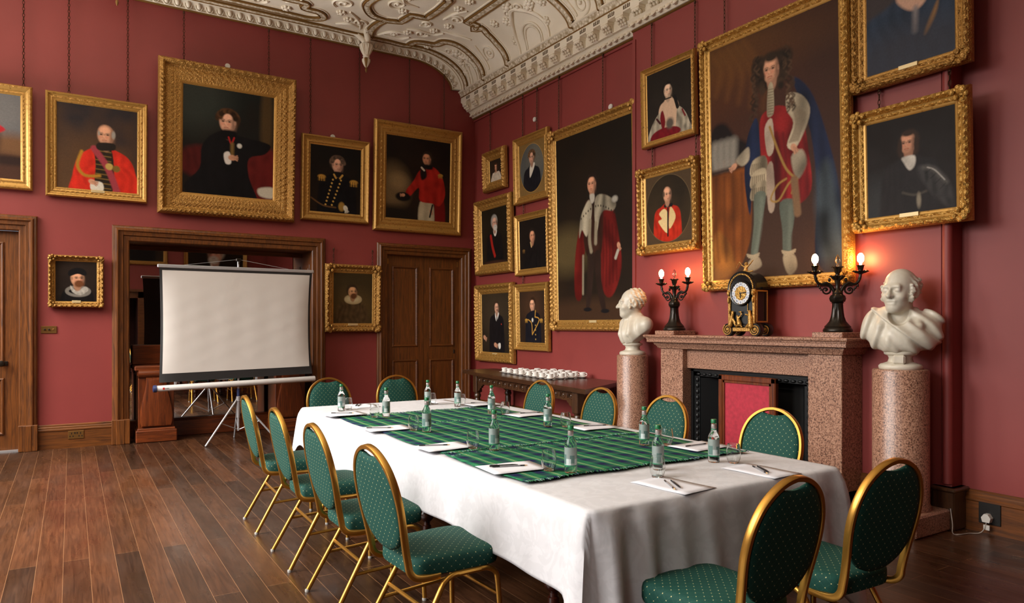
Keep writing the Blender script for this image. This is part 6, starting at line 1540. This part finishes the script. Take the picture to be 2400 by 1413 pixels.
bpy.context.view_layer.update(); pcd.parent = pl; pcd.matrix_parent_inverse = pl.matrix_world.inverted()
mb = MB().lathe([(.04, 0), (.042, .008), (.03, .014), (.016, .018), (.014, .034), (.028, .044), (.03, .058), (.02, .066), (.002, .067)], 20); mb.xf(Matrix.Translation((BRX, -6.78, 1.0)) @ Matrix.Rotation(-PI/2, 4, 'Y')); tag(mb.build('bell_pull', M['bronze']), 'dark round bell pull knob on the wall right of the fireplace', 'bell pull')
# lamp on a small table near the doorway behind the camera, seen in the mirror
lt = empty('lamp_table', (-4.3, -12.6, 0), 0, 'small table with green top on the far side, seen in the mirror', 'table')
MB().lathe([(.16, 0), (.17, .02), (.05, .06), (.03, .1), (.03, .9), (.06, .95)], 18).build('stand', M['mahog_z'], lt); MB().lathe([(.002, .95), (.28, .95), (.29, .965), (.28, .98), (.002, .98)], 28).build('tabletop', M['green_baize'], lt)
la = empty('table_lamp', (-4.3, -12.6, .981), 0, 'table lamp with cream shade on the small green table, seen in the mirror', 'lamp')
MB().lathe([(.06, 0), (.07, .02), (.02, .05), (.03, .15), (.02, .3), (.01, .36), (.01, .42)], 18).build('base', M['brass'], la); MB().lathe([(.16, .34), (.155, .36), (.085, .6), (.08, .6), (.15, .35)], 24).build('lamp_shade', M['lampshade'], la)

# ------------------------------------------------------------------ light, camera, colour
W = bpy.data.worlds.new('outside'); SC.world = W; W.use_nodes = True
bg = W.node_tree.nodes['Background']; bg.inputs['Color'].default_value = (.75, .86, 1, 1); bg.inputs['Strength'].default_value = .8
for k, (a, b) in enumerate(WIN):  # lamps of the last opening are added fill for the near chairs
    # sky light falling in, and upward lamps added as ground bounce to brighten the ceiling
    for nm, en, tilt, sp, cl in (('window_skylight', (720, 760, 480, 130)[k], 46, 108, (1, .975, .94)), ('window_ceiling_fill', (380, 620, 520, 150)[k], -54, 84, (1, .98, .94))):
        L = bpy.data.lights.new(nm, 'AREA'); L.shape = 'RECTANGLE'; L.size = WZ1-WZ0; L.size_y = b-a; L.energy = en; L.color = cl; L.spread = R(sp)
        o = bpy.data.objects.new(nm, L); COL.objects.link(o); o.location = (XL-.2, (a+b)/2, (WZ0+WZ1)/2 - (.6 if tilt < 0 else 0)); o.rotation_euler = (0, -PI/2 + R(tilt), 0)
cam = bpy.data.cameras.new('camera'); co = bpy.data.objects.new('camera', cam); COL.objects.link(co)
F_PX, CYAW, HOR = 1660, 58.1, 761.0
co.location = (-5.4393, -9.8534, 1.45); co.rotation_euler = (PI/2, 0, R(CYAW-90))
cam.sensor_fit = 'HORIZONTAL'; cam.sensor_width = 36; cam.lens = F_PX/2400*36; cam.shift_y = (HOR-1413/2)/2400; cam.clip_start = .05; cam.clip_end = 60
SC.camera = co
SC.view_settings.view_transform = 'Standard'; SC.view_settings.look = 'None'; SC.view_settings.exposure = -1.5
SC.cycles.use_denoising = True; SC.cycles.sample_clamp_indirect = 6; SC.cycles.use_adaptive_sampling = True; SC.cycles.adaptive_threshold = .025; SC.cycles.max_bounces = 8; SC.cycles.diffuse_bounces = 4; SC.cycles.glossy_bounces = 4; SC.cycles.transmission_bounces = 8; SC.cycles.transparent_max_bounces = 8
SC.cycles.caustics_reflective = False; SC.cycles.caustics_refractive = True; SC.cycles.blur_glossy = .5
bpy.context.view_layer.update()
